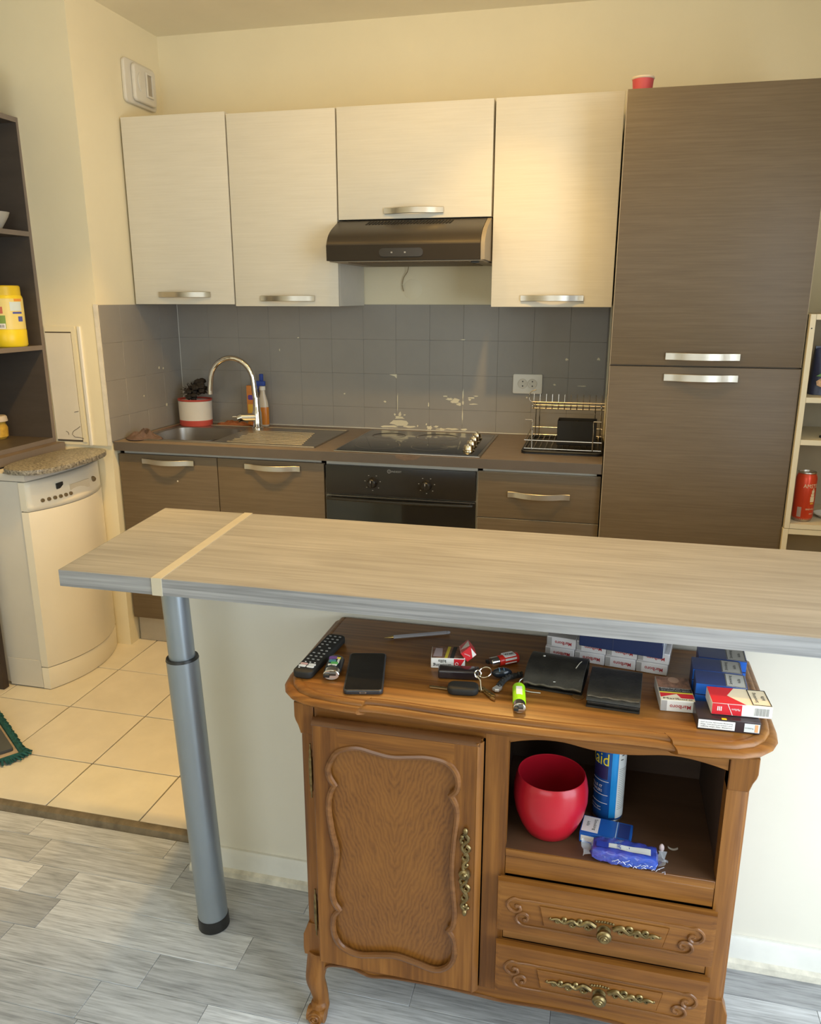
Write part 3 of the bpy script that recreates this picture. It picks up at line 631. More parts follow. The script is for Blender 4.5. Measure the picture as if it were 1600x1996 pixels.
# ------------------------------------------------------------------ left side: dishwasher, worktop, shelves, hatch
dw = thing('dishwasher', 'freestanding cream dishwasher with curved front below the granite board', 'dishwasher', (-0.33, -0.825, 0))
DY0, DY1 = -1.045, -0.603; DYC, DH = (DY0+DY1)/2, (DY1-DY0)/2
def dwx(y, b, x0=-0.066): return x0+b*(1-((y-DYC)/DH)**2)
def front_poly(b, xb, x0=-0.066, y0=DY0, y1=DY1, n=20):
    ys = [y0+(y1-y0)*k/n for k in range(n+1)]
    return [(dwx(y, b, x0), y) for y in ys]+[(xb, y1), (xb, y0)]
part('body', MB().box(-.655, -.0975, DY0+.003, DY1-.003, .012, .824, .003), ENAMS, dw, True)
part('door', MB().prism(front_poly(.064, -.096), .094, .7115, 'z', .0025), ENAM, dw, True)
def cpf(u, v):
    y = DY0+(DY1-DY0)*u; return Vector((dwx(y, .064-.030*v, -.066-.002*v), y, .7145+.1085*v))
cpm = MB().grid(cpf, 20, 6); bmx = cpm.bm
t2 = bmesh.new()
pr = MB().prism(front_poly(.034, -.096, -.070), .7145, .823, 'z', .002)
cp_ = part('control_panel', pr, ENAM, dw, True)
skin = part('panel_front', cpm, ENAM, cp_, True)
md = skin.modifiers.new('t', 'SOLIDIFY'); md.thickness = .012; md.offset = -1 if True else 1
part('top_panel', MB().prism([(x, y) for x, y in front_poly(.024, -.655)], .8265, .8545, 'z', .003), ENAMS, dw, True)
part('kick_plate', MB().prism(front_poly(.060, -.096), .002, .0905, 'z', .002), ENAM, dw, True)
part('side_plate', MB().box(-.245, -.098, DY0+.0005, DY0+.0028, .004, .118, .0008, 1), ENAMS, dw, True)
part('seam_shadow', MB().box(-.0975, -.0955, DY0+.0045, DY1-.0045, .094, .82), BLKM, dw, True)
DBUT = mat('brown_button', (0.20, 0.14, 0.07), 0.4)
for k in range(6):
    y = -.992+k*.0245; u = (y-DY0)/(DY1-DY0); p = cpf(u, .30)
    part('button', MB().lathe([(0, .006), (.006, .006), (.0072, .003), (.0072, -.002), (0, -.002)], 16, Matrix.Translation(p) @ Matrix.Rotation(PI/2-.25, 4, 'Y')), DBUT, cp_, True)
p = cpf((-.905-DY0)/(DY1-DY0), .66); part('display', MB().box(p.x-.003, p.x+.0022, -.925, -.888, p.z-.011, p.z+.011, .0008, 1), INK, cp_, True)
p = cpf((-.70-DY0)/(DY1-DY0), .48); part('dial', MB().lathe([(0, .010), (.008, .010), (.011, .004), (.0115, -.002), (0, -.002)], 18, Matrix.Translation(p) @ Matrix.Rotation(PI/2+.2, 4, 'Y')), DBUT, cp_, True)
p = cpf((-.80-DY0)/(DY1-DY0), .45); part('print_field', MB().box(p.x-.004, p.x+.0006, -.865, -.745, p.z-.016, p.z+.016), mat('pale_print', (0.74, 0.66, 0.52), 0.5), cp_, True)
# granite board lying on the dishwasher
def sup(cx, cy, rx, ry, n, N=48): return [(cx+rx*(abs(math.cos(a))**(2/n))*(1 if math.cos(a) >= 0 else -1), cy+ry*(abs(math.sin(a))**(2/n))*(1 if math.sin(a) >= 0 else -1)) for a in [2*PI*k/N for k in range(N)]]
o = part('granite_board', MB().prism(sup(-.078, -.838, .115, .232, 2.7), .8552, .8750, 'z', .004), STONE)
tag(o, 'rounded speckled grey granite board lying on the dishwasher', 'stone board')
wl = thing('side_worktop', 'brown side worktop on legs under the dark shelf unit', 'worktop', (-.43, -1.0, .862))
part('top', MB().box(-.657, -.212, -1.45, -.6115, .8605, .8950, .002), mat('brown_worktop', (0.17, 0.125, 0.09), 0.4, var=.12, vscale=25, vec=(1, .2, 1)), wl, True)
part('front_edge', MB().box(-.2118, -.2108, -1.449, -.6125, .8615, .8940), BROWNE, wl, True)
for y in (-1.075, -1.43): part('leg', MB().box(-.272, -.242, y-.014, y+.014, .001, .8602, .002), mat('dark_brown_leg', (0.05, 0.033, 0.024), 0.5), wl, True)
sh = thing('dark_shelf_unit', 'tall dark brown open shelf unit standing on the side worktop', 'shelf unit', (-.40, -.98, .8955))
SX0, SX1 = -.60, -.252
for y in (-.6305, -1.372): part('side_panel', MB().box(SX0, SX1, y, y+.018, .8955, 2.1235, .0008, 1), BROWNW, sh, True)
part('back_panel', MB().box(SX0, SX0+.006, -1.372, -.613, .8955, 2.12), BROWNW, sh, True)
for z in (1.270, 1.701, 2.1055, .8955):
    b_ = part('shelf', MB().box(SX0+.006, SX1, -1.3535, -.631, z, z+.018), BROWNW, sh, True)
    part('edge_strip', MB().box(SX1, SX1+.001, -1.353, -.631, z, z+.018), BROWNE, b_, True)
part('edge_strip', MB().box(SX1, SX1+.001, -.6305, -.6125, .8955, 2.1235), BROWNE, sh, True)
# yellow tub on the shelf
yb = thing('yellow_tub', 'yellow plastic tub with printed label on the dark shelf', 'tub', (-.315, -.735, 1.2885))
yr = .067
part('body', MB().lathe([(0, 0), (.063, 0), (yr, .006), (yr, .062), (.0655, .064), (.0655, .182), (yr*.93, .19), (.055, .198), (0, .198)], 36), YEL, yb)
part('lid', MB().lathe([(0, .228), (.056, .228), (.0600, .224), (.0605, .192), (.0570, .190), (0, .190)], 36), mat('deep_yellow_plastic', (0.70, 0.50, 0.02), 0.4), yb)
def wrap(parent, name, r, a0, a1, z0, z1, m, n=10, t=.0006):
    A = [a0+(a1-a0)*k/n for k in range(n+1)]
    return part(name, MB().prism([(r*math.cos(a), r*math.sin(a)) for a in A]+[((r-t)*math.cos(a), (r-t)*math.sin(a)) for a in A[::-1]], z0, z1, 'z'), m, parent)
wrap(yb, 'label', .0664, -2.6, .55, .066, .180, mat('pale_yellow_label', (0.78, 0.64, 0.22), 0.4), 20)
wrap(yb, 'label_green', .0669, -1.75, -.92, .070, .118, mat('green_print', (0.20, 0.33, 0.06), 0.5))
wrap(yb, 'label_white', .0669, -.62, .10, .135, .168, mat('pale_blue_print', (0.62, 0.72, 0.75), 0.5))
wrap(yb, 'label_blue', .0669, -.50, .10, .124, .131, mat('blue_print', (0.08, 0.10, 0.40), 0.5))
wrap(yb, 'label_blue', .0669, -.20, .12, .095, .114, mat('blue_print', (0.08, 0.10, 0.40)))
wrap(yb, 'label_orange', .0670, -.35, .20, .170, .1795, mat('orange_print', (0.75, 0.30, 0.05), 0.5))
wrap(yb, 'barcode_field', .0671, -1.45, -.95, .069, .088, PAPER)
for k in range(6): wrap(yb, 'bar', .0675, -1.38+k*.065, -1.355+k*.065, .073, .084, INK, 2)
wrap(yb, 'label_red', .0670, -1.30, -1.02, .125, .150, mat('red_print', (0.55, 0.15, 0.08), 0.5))
bw = part('pale_bowl', MB().lathe([(0, 0), (.030, 0), (.033, .008), (.056, .046), (.062, .062), (.059, .062), (.053, .046), (.028, .006), (0, .005)], 32), mat('pale_ceramic', (0.42, 0.40, 0.36), 0.4))
bw.location = (-.318, -.74, 1.7195); tag(bw, 'small pale bowl on the upper shelf of the dark shelf unit', 'bowl')
tb = thing('storage_box', 'pale blue grey box on top of the dark shelf unit', 'box', (-.31, -.80, 2.124))
part('body', MB().prism(rrect(-.10, .078, -.085, .085, .03), 0, .115, 'z', .006), mat('blue_grey_plastic', (0.30, 0.33, 0.40), 0.5), tb)
part('lid', MB().prism(rrect(-.103, .081, -.088, .088, .03), .1155, .128, 'z', .004), mat('blue_grey_plastic', (0.30, 0.33, 0.40)), tb)
jr = thing('sauce_jar', 'glass jar of yellow sauce with pale lid on the side worktop', 'jar', (-.455, -.705, .9138))
part('glass', MB().lathe([(0, 0), (.034, 0), (.043, .010), (.044, .045), (.037, .062), (.037, .070), (0, .070)], 32), mat('mustard_fill', (0.55, 0.34, 0.05), 0.2, var=.2, vscale=40), jr)
part('lid', MB().lathe([(0, .094), (.040, .094), (.044, .090), (.047, .072), (.0375, .071), (0, .071)], 32), mat('pale_lid', (0.60, 0.52, 0.44), 0.5), jr)

# access hatch on the niche front
ha = thing('access_hatch', 'flush cream access hatch in the wall beside the dark shelves', 'hatch', (-.2, -.612, 1.12))
def lean(z): return -.595-.0115*z
def hq(x0, x1, z0, z1, d0, d1): return MB().prism([(lean(z0)-d0, z0), (lean(z0)-d1, z0), (lean(z1)-d1, z1), (lean(z1)-d0, z1)], x0, x1, 'x')
part('panel', hq(-.246, -.128, .905, 1.336, .0012, .0045), mat('hatch_paint', (0.76, 0.70, 0.58), 0.7, var=.04), ha, True)
part('frame', hq(-.125, -.107, .897, 1.362, .0010, .0035), PAINT, ha, True)
part('frame', hq(-.246, -.125, 1.341, 1.362, .0010, .0035), PAINT, ha, True)
part('gap', hq(-.246, -.124, .897, 1.345, .0006, .0012), mat('dark_gap', (0.12, 0.09, 0.06), 0.9), ha, True)
for pts in ([(-.150, .0, 1.02), (-.142, 0, 1.022), (-.130, 0, 1.024)], [(-.172, 0, .925), (-.165, 0, .940), (-.145, 0, .952), (-.130, 0, .962)], [(-.168, 0, .925), (-.16, 0, .917), (-.14, 0, .916), (-.120, 0, .912)], [(-.20, 0, .94), (-.19, 0, .935), (-.188, 0, .925)]):
    part('crack', MB().tube([(a, lean(c)-.0048, c) for a, b, c in catmull(pts, 4)], .0011, 5), mat('dark_gap', (0.12, 0.09, 0.06)), ha, True)

# ventilation grille on the niche side wall, high up
ve = thing('wall_vent', 'off-white square wall vent above the corner cabinet', 'vent', (0.0005, -.182, 2.318))
VW = mat('aged_white_plastic', (0.70, 0.66, 0.57), 0.5)
part('plate', MB().prism(rrect(-.118, .112, -.082, .082, .020), .0, .016, 'x', .006, 3), VW, ve)
part('raised_body', MB().prism(rrect(-.075, .085, -.070, .070, .018), .0165, .034, 'x', .007, 3), VW, ve)
part('slot_frame', MB().box(.0345, .041, .004, .012, -.044, .050, .002).box(.0345, .041, .046, .054, -.044, .050, .002).box(.0345, .041, .012, .046, .042, .050, .002).box(.0345, .041, .012, .046, -.044, -.036, .002), VW, ve)
part('slot', MB().box(.0342, .0352, .012, .046, -.036, .042), mat('shaded_vent', (0.42, 0.36, 0.27), 0.7), ve)
part('side_flap', MB().prism(arc(-.012, .004, .045, PI*.72, PI*1.28, 8), .0345, .039, 'x', .001), VW, ve)

# flat mop on the kitchen floor
mp_ = thing('flat_mop', 'flat mop head with teal fringe on the kitchen tiles', 'mop', (-.055, -1.392, .0005), rz=math.radians(143.8-180))
TEAL = mat('teal_yarn', (0.012, 0.085, 0.085), 0.85, var=.4, vscale=60)
ml, mw = .215, .055
part('pad', MB().prism(rrect(-ml, ml, -mw, mw, .01), .004, .012, 'z', .002), mat('beige_pad', (0.42, 0.33, 0.25), 0.9, var=.1, vscale=60), mp_)
part('plate', MB().prism(rrect(-ml+.02, ml-.035, -mw+.022, mw-.016, .006), .0125, .024, 'z', .002), mat('slate_plate', (0.075, 0.08, 0.08), 0.6), mp_)
part('handle_joint', MB().box(-.03, .03, -.016, .016, .0245, .045, .004).cyl((0, 0, .045), (-.02, -.02, .075), .013), mat('slate_plate', (0.075, 0.08, 0.08)), mp_)
part('binding', MB().tube([(p[0], p[1], .013) for p in rrect(-ml, ml, -mw, mw, .012)], .0065, 8, closed=True), TEAL, mp_)
fr = MB(); rg = random.Random(9)
per = rrect(-ml, ml, -mw, mw, .012, 3); per = [Vector((p[0], p[1], 0)) for p in per]
tot = []
for a, b in zip(per, per[1:]+per[:1]):
    n = max(1, int((b-a).length/.0052))
    for k in range(n): tot.append(a.lerp(b, k/n))
for p in tot:
    ax = max(-ml+.02, min(ml-.02, p.x)); d = Vector((p.x-ax*(1 if abs(p.x) < ml-.02 else 1), p.y, 0)); d = d.normalized() if d.length > 1e-4 else Vector((1, 0, 0))
    L_ = rg.uniform(.018, .028)*(1.35 if abs(p.x) > ml-.02 else .8); j = Vector((rg.uniform(-.3, .3), rg.uniform(-.3, .3), 0))
    e = (d+j).normalized()
    fr.tube([p+Vector((0, 0, .012)), p+e*L_*.5+Vector((0, 0, .014+rg.uniform(0, .004))), p+e*L_+Vector((0, 0, .0048))], [.0035, .0042, .0034], 5)
o = part('fringe', fr, TEAL, mp_); o['kind'] = 'stuff'

# ------------------------------------------------------------------ right side: open cream shelf unit
os_ = thing('cream_shelf_unit', 'cream open shelf unit right of the tall cupboard', 'shelf unit', (2.80, -.45, 0))
CRM = mat('cream_laminate', (0.74, 0.65, 0.46), 0.45, var=.03)
OX0, OX1, OY0, OY1 = 2.5725, 3.02, -.620, -.30
for a, b in ((OX0, OX0+.017), (OX1-.017, OX1)):
    part('side_panel', MB().box(a, b, OY0, OY1, .716, 1.422, .0008, 1), CRM, os_, True)
    part('side_panel', MB().box(a-.002, b-.002, OY0-.002, OY1, .001, .7145, .0008, 1), CRM, os_, True)
for z0, z1 in ((1.405, 1.422), (1.142, 1.159), (1.003, 1.020), (.7165, .733)): part('shelf', MB().box(OX0+.0175, OX1-.0175, OY0, OY1, z0, z1), CRM, os_, True)
for z0, z1 in ((.6975, .7145), (.35, .367), (.06, .077)): part('shelf', MB().box(OX0+.0155, OX1-.0195, OY0-.002, OY1, z0, z1), CRM, os_, True)
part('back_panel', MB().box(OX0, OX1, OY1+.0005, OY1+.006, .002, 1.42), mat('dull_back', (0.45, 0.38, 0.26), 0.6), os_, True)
part('screw_hole', MB().cyl((2.5795, OY0-.0006, 1.378), (2.5795, OY0, 1.378), .0022, n=10), BLK, os_, True)
bc = thing('beer_can', 'tall red beer can on the lowest visible cream shelf', 'can', (2.638, -.560, .7335))
CANR = mat('red_can', (0.62, 0.060, 0.022), 0.28, .35, var=.04)
part('body', MB().lathe([(0, .004), (.022, .002), (.026, 0), (.032, .012), (.033, .016), (.033, .150), (.031, .157), (.0275, .165), (0, .165)], 36), CANR, bc)
part('rim', MB().lathe([(.0275, .1652), (.029, .167), (.0285, .171), (.026, .171), (.025, .166), (0, .166)], 32), STEEL, bc)
part('base_ring', MB().lathe([(.0265, .0005), (.0322, .0125), (.0324, .0142), (.0318, .0135)], 32), STEEL, bc)
def wraptext(parent, s, r, ac, zc, size, ang, m):
    o = text(parent, s, (0, 0, 0), (1, 0, 0), (0, 1, 0), 1, m, lift=0)
    ys = [v.co.y for v in o.data.vertices]; xs = [v.co.x for v in o.data.vertices]; h = max(ys)-min(ys); wd = max(xs)-min(xs)
    for v in o.data.vertices:
        a = ac+v.co.x/wd*ang; z = zc+v.co.y/h*size; v.co = Vector((r*math.cos(a), r*math.sin(a), z))
    return o
CANW = mat('cream_can_print', (0.78, 0.62, 0.40), 0.4)
wraptext(bc, 'AMSTEL', .0336, -1.17, .126, .013, 1.65, CANW)
wraptext(bc, 'BREWED', .0336, -1.10, .046, .005, .9, CANW)
wraptext(bc, 'BEER', .0336, -.95, .030, .004, .4, CANW)
for a0, a1, z0, z1 in ((-1.12, -.82, .100, .112), (-1.17, -.80, .090, .099), (-1.22, -.76, .071, .089), (-1.02, -.90, .113, .118)): wrap(bc, 'ship_print', .0337, a0, a1, z0, z1, CANW, 5, .0005)
wrap(bc, 'ship_print', .0337, -1.16, -.80, .063, .069, mat('gold_print', (0.75, 0.35, 0.05), 0.4), 5, .0005)
wrap(bc, 'barcode_field', .0336, -2.35, -1.95, .018, .052, mat('dull_print', (0.42, 0.30, 0.24), 0.5), 4, .0005)
bg = thing('food_bag', 'dark navy printed food bag on the upper cream shelf', 'bag', (2.690, -.50, 1.1595))
def bagf(u, v):
    a = 2*PI*u; k = 1-.10*v; th = .034*(1-.75*v**2)+.004; q = (abs(math.cos(a))**4+abs(math.sin(a))**4)**(-.25)
    return Vector((.072*k*q*math.cos(a), th*q*math.sin(a)+.004*math.sin(7*v+3*a), .150*v+.003*math.sin(5*a)*v))
part('pack', MB().grid(bagf, 32, 10).box(-.064, .064, -.004, .004, .148, .158), mat('navy_film', (0.030, 0.035, 0.075), 0.3, var=.2), bg)
part('pasta_print', MB().prism([(-.058, .045), (-.03, .066), (.0, .060), (.04, .07), (.045, .02), (.0, .028), (-.03, .022), (-.055, .032)], -.040, -.0385, 'y'), mat('orange_cream_print', (0.62, 0.36, 0.18), 0.5, var=.35, vscale=90), bg)
part('green_print', MB().prism([(-.06, .062), (-.04, .075), (-.01, .066), (-.03, .060)], -.040, -.0385, 'y'), mat('leaf_print', (0.12, 0.25, 0.06), 0.5), bg)
part('lettering_band', MB().prism([(-.02, .095), (.02, .120), (.03, .116), (-.01, .092)], -.037, -.0355, 'y'), PAPER, bg)
ky = part('dark_bottle_opener', MB().tube([(-.04, 0, .004), (-.01, .005, .005), (.02, -.003, .004), (.05, 0, .004)], .0042, 8).tube([(.05+.012*math.cos(a), .012*math.sin(a), .004) for a in [2*PI*k/14 for k in range(14)]], .003, 6, closed=True), BLK)
ky.location = (2.70, -.56, 1.0205); tag(ky, 'small dark opener lying on the middle cream shelf', 'opener')
dsh = part('white_dish', MB().lathe([(0, 0), (.030, 0), (.042, .010), (.048, .013), (.046, .015), (.03, .004), (0, .004)], 28), WHITE)
dsh.location = (2.735, -.50, .7335); tag(dsh, 'small white dish beside the red can on the cream shelf', 'dish')
pl = thing('potted_plant', 'little leafy plant in a dark pot on top of the cream shelf unit', 'plant', (2.678, -.52, 1.4225))
part('pot', MB().lathe([(0, 0), (.040, 0), (.052, .125), (.055, .125), (.055, .138), (.049, .138), (.047, .115), (0, .115)], 30), mat('dark_olive_pot', (0.055, 0.045, 0.022), 0.5), pl)
LEAF = mat('leaf_green', (0.13, 0.20, 0.035), 0.5, var=.25, vscale=40)
rg = random.Random(5)
for k, (dx, dy, dz, s) in enumerate([(-.062, -.03, .168, .019), (-.048, -.045, .158, .016), (-.052, -.05, .118, .013), (-.03, -.02, .19, .02), (.0, -.03, .2, .022), (.03, -.04, .19, .02), (.045, .0, .17, .02), (.0, .03, .185, .02), (-.02, .03, .17, .018), (.055, -.03, .15, .018)]):
    st = part('stem', MB().tube(catmull([(dx*.1, dy*.1, .115), (dx*.5, dy*.5, dz*.95), (dx, dy, dz)], 4), .0014, 5), LEAF, pl)
    q = Matrix.Translation((dx, dy, dz)) @ Matrix.Rotation(rg.uniform(0, 6), 4, 'Z') @ Matrix.Rotation(rg.uniform(.5, 1.2), 4, 'X')
    part('leaf', MB().prism([(s*math.cos(a)*(1-.15*math.sin(a)), s*math.sin(a)) for a in [2*PI*j/12 for j in range(12)]], -.0008, .0008, 'z', mtx=q), LEAF, st)

# ------------------------------------------------------------------ the bar
bar = thing('breakfast_bar', 'grey oak laminate breakfast bar on a silver leg and half wall', 'bar', (1.9, -1.77, .8625))
tp = [(.826, -2.034), (3.295, -2.036), (3.295, -1.505), (.773, -1.504)]
part('top', MB().prism(tp, .8625, .9000, 'z', .0012, 1), BARH, bar, True)
part('edge_band', MB().prism([(.8262, -2.0352), (3.2945, -2.0372), (3.2945, -2.0364), (.8262, -2.0344)], .8632, .8993, 'z'), BARE, bar, True)
part('edge_band', MB().prism([(.8255, -2.0335), (.7725, -1.5045), (.7718, -1.5045), (.8248, -2.0335)], .8632, .8993, 'z'), BARE, bar, True)
s0, s1 = Vector((1.051, -2.0345)), Vector((1.014, -1.5035)); wv = Vector((.0235, 0))
st = MB().prism([s0-Vector((0, .0008)), s0+wv-Vector((0, .0008)), s1+wv, s1], .9001, .9018, 'z').prism([s0-Vector((0, .0034)), s0+wv-Vector((0, .0034)), s0+wv-Vector((0, .0006)), s0-Vector((0, .0006))], .8627, .9018, 'z')
part('joint_strip', st, STRIP, bar, True)
L0, L1 = Vector((1.098, -1.970, -.0195)), Vector((1.0605, -1.968, .8622)); ld = L1-L0
def lp(t): return L0+ld*t
ct = .802
part('leg_upper', MB().cyl(lp(ct-.05), L1, .0290, n=40), ALU, bar, True)
part('leg_lower', MB().cyl(lp(.03), lp(ct), .0357, n=40), ALU, bar, True)
part('collar', MB().cyl(lp(ct), lp(ct+.006), .0366, .0350, n=40), BLK, bar, True)
part('foot', MB().cyl(L0, lp(.034), .0375, .0368, n=40), BLK, bar, True)
part('mounting_plate', MB().cyl(lp(.994), lp(.9995), .048, n=36), ALU, bar, True)

# ------------------------------------------------------------------ carved oak sideboard under the bar
ZF = -.0195; XC = 1.826
sbd = thing('oak_sideboard', 'carved oak sideboard with door, open niche and two drawers under the bar', 'sideboard', (XC, -1.98, ZF))
def outline(inset):
    h = [(.453, -1.803), (.453, -2.085), (.449, -2.118), (.436, -2.146), (.415, -2.168), (.385, -2.182), (.340, -2.189), (.300, -2.192), (.281, -2.192), (.277, -2.184), (.250, -2.181), (.20, -2.182), (.12, -2.187), (.05, -2.189)]
    pts = []
    for x, y in h:
        k = max(0.0, 1-inset/.453); pts.append((x*k, y+(inset if y < -1.9 else -0.0)))
    return [(XC+x, y) for x, y in pts]+[(XC-x, y) for x, y in pts[::-1]]
def ring_layers(layers):
    """stack of (inset, z) outlines skinned into one moulded slab"""
    t = MB(); bm = bmesh.new(); R = []
    for ins, z in layers: R.append([bm.verts.new((x, y, z)) for x, y in outline(ins)])
    n = len(R[0])
    for A, B in zip(R, R[1:]):
        for k in range(n): bm.faces.new((A[k], A[(k+1) % n], B[(k+1) % n], B[k]))
    bm.faces.new(R[0][::-1]); bm.faces.new(R[-1]); bmesh.ops.recalc_face_normals(bm, faces=bm.faces[:]); return t._add(bm)
part('top', ring_layers([(.034, .7215), (.030, .7235), (.014, .7260), (.003, .7310), (0, .7355), (.002, .7400), (.008, .7432), (.0125, .7436), (.0128, .7462), (.0150, .7500), (.019, .7518), (.0225, .7520), (.0250, .7505), (.0280, .7520)]), OAKH, sbd, True)
YF = -2.150
def ringp(outer, inner, y0, y1, m, name, parent, bev=0):
    bm = bmesh.new()
    def lp_(pts, y): v = [bm.verts.new((p[0], y, p[1])) for p in pts]; return v, [bm.edges.new((v[i], v[(i+1) % len(v)])) for i in range(len(v))]
    o0, e0 = lp_(outer, y0); i0, e1 = lp_(inner, y0)
    bmesh.ops.triangle_fill(bm, use_beauty=True, use_dissolve=False, edges=e0+e1)
    o1, _ = lp_(outer, y1); i1, _ = lp_(inner, y1)
    for A, B in ((o0, o1), (i0, i1)):
        for k in range(len(A)): bm.faces.new((A[k], A[(k+1) % len(A)], B[(k+1) % len(A)], B[k]))
    bmesh.ops.recalc_face_normals(bm, faces=bm.faces[:])
    return part(name, MB()._add(bm), m, parent, True)
# carcass
part('side_panel', MB().box(1.421, 1.436, -2.118, -1.83, .115, .7210), OAKV, sbd, True)
part('side_panel', MB().box(2.216, 2.231, -2.118, -1.83, .115, .7210), OAKV, sbd, True)
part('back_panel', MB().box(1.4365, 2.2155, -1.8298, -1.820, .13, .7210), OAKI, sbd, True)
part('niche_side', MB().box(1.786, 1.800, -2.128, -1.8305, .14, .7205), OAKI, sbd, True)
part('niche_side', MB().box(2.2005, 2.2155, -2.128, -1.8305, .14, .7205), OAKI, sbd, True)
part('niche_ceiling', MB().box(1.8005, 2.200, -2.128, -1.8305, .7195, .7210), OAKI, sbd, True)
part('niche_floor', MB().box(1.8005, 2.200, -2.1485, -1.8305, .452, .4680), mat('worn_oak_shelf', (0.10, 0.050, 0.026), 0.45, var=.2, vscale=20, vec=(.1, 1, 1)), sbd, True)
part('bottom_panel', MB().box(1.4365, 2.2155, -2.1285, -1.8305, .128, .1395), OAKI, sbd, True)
def post(x0, x1, s):
    a, b = (x0, x1) if s < 0 else (x1, x0)     # a = outer edge
    d = 1 if s < 0 else -1
    t = MB().prism([(a, -2.118), (a, -2.136), (a+d*.004, -2.138), (a+d*.006, -2.146), (a+d*.013, YF-.001), (b, YF-.001), (b, -2.118)], .145, .7205, 'z')
    hd = [(a-d*.008, .7205), (a-d*.008, .690), (a-d*.006, .682), (a-d*.001, .672), (a+d*.004, .655), (b, .655), (b, .7205)]
    t.prism(hd, YF-.003, YF+.030, 'y', .0015, 1)
    ft = [(a+d*.004, .215), (a-d*.003, .195), (a-d*.007, .185), (a-d*.008, .150), (a-d*.006, .135), (b, .135), (b, .215)]
    t.prism(ft, YF-.004, YF+.030, 'y', .0015, 1)
    return part('corner_post', t, OAKV, sbd, True)
post(1.4165, 1.4475, -1); post(2.1965, 2.2355, 1)
part('centre_stile', MB().box(1.780, 1.8225, YF, YF+.0215, .138, .7030), OAKV, sbd, True)
fz = [(1.4480, .7212), (1.4480, .6925), (1.8230, .6925)]+[(p.x, p.y) for p in catmull([(1.823, .6905), (1.85, .698), (1.885, .7035), (1.92, .7035), (1.962, .697), (2.003, .694), (2.045, .697), (2.09, .7035), (2.125, .7035), (2.165, .697), (2.1960, .689)], 4)]+[(2.1960, .7212)]
part('frieze', MB().prism(fz, YF+.0005, YF+.0205, 'y', .001, 1), OAKH, sbd, True)
part('niche_rail', MB().box(1.8230, 2.1960, YF, YF+.0208, .4125, .4515, .001, 1).box(1.8230, 2.1960, YF+.001, YF+.0015, .4515, .4675), OAKH, sbd, True)
part('niche_lip', MB().box(1.8230, 2.1960, YF-.001, YF+.001, .4517, .4672, .0008, 1), OAKH, sbd, True)
part('drawer_rail', MB().box(1.8230, 2.1960, YF, YF+.0208, .2660, .3020, .001, 1), grain('pale_oak', (0.19, .085, .026), (.30, .135, .042), (.42, .21, .075), 'x', .40, fine=45, coat=.1, distort=2.5), sbd, True)
apr = [(1.4480, .1375), (1.4480, .094)]+[(p.x, p.y) for p in catmull([(1.452, .098), (1.462, .109), (1.486, .1145), (1.513, .1155), (1.536, .108), (1.556, .1035), (1.60, .111), (1.68, .114), (1.76, .1125), (1.826, .109), (1.892, .1125), (1.97, .114), (2.05, .111), (2.096, .1035), (2.116, .108), (2.139, .1155), (2.166, .1145), (2.185, .109), (2.194, .098)], 4)]+[(2.1960, .094), (2.1960, .1375)]
ao = part('apron', MB().prism(apr, YF+.0005, YF+.0205, 'y', .001, 1), OAKH, sbd, True)
part('apron_bead', MB().tube([(p[0], YF-.0005, p[1]+.004) for p in apr[2:-2]], .0034, 6, up=(0, 1, 0)), OAKD, ao, True)
# feet
def foot(x, s):
    P = catmull([(x, YF+.012, .140), (x-s*.004, YF+.006, .105), (x-s*.006, YF+.000, .075), (x+s*.000, YF+.002, .045), (x+s*.004, YF+.002, .018), (x+s*.000, YF-.008, -.003)], 5)
    R = [.0245-.0075*min(1, k/18)+(.003 if k > 20 else 0) for k in range(len(P))]
    t = MB().tube(P, R, 12, up=(0, 1, 0))
    t.cyl((x-.019, YF-.014, -.0035), (x+.019, YF-.014, -.0035), .0158, n=24)
    f = part('leg', t, OAKV, sbd, True)
    sp = [(x-.0195 if False else x+(.0012+.0125*q/22)*math.cos(q*.55), YF-.0315, -.0035+(.0012+.0105*q/22)*math.sin(q*.55)) for q in range(23)]
    part('scroll', MB().tube(sp, .0022, 6, up=(0, 1, 0)).lathe([(0, .001), (.0145, .001), (.0155, .0), (.0155, -.010), (0, -.010)], 24, Matrix.Translation((x, YF-.0300, -.0035)) @ Matrix.Rotation(PI/2, 4, 'X')), OAKV, f, True)
    return f
foot(1.4375, 1); foot(2.2145, -1)
for x in (1.440, 2.212): part('leg', MB().prism([(x-.018, .1275), (x+.018, .1275), (x+.012, -.0190), (x-.012, -.0190)], -1.868, -1.834, 'y', .002, 1), OAKV, sbd, True)
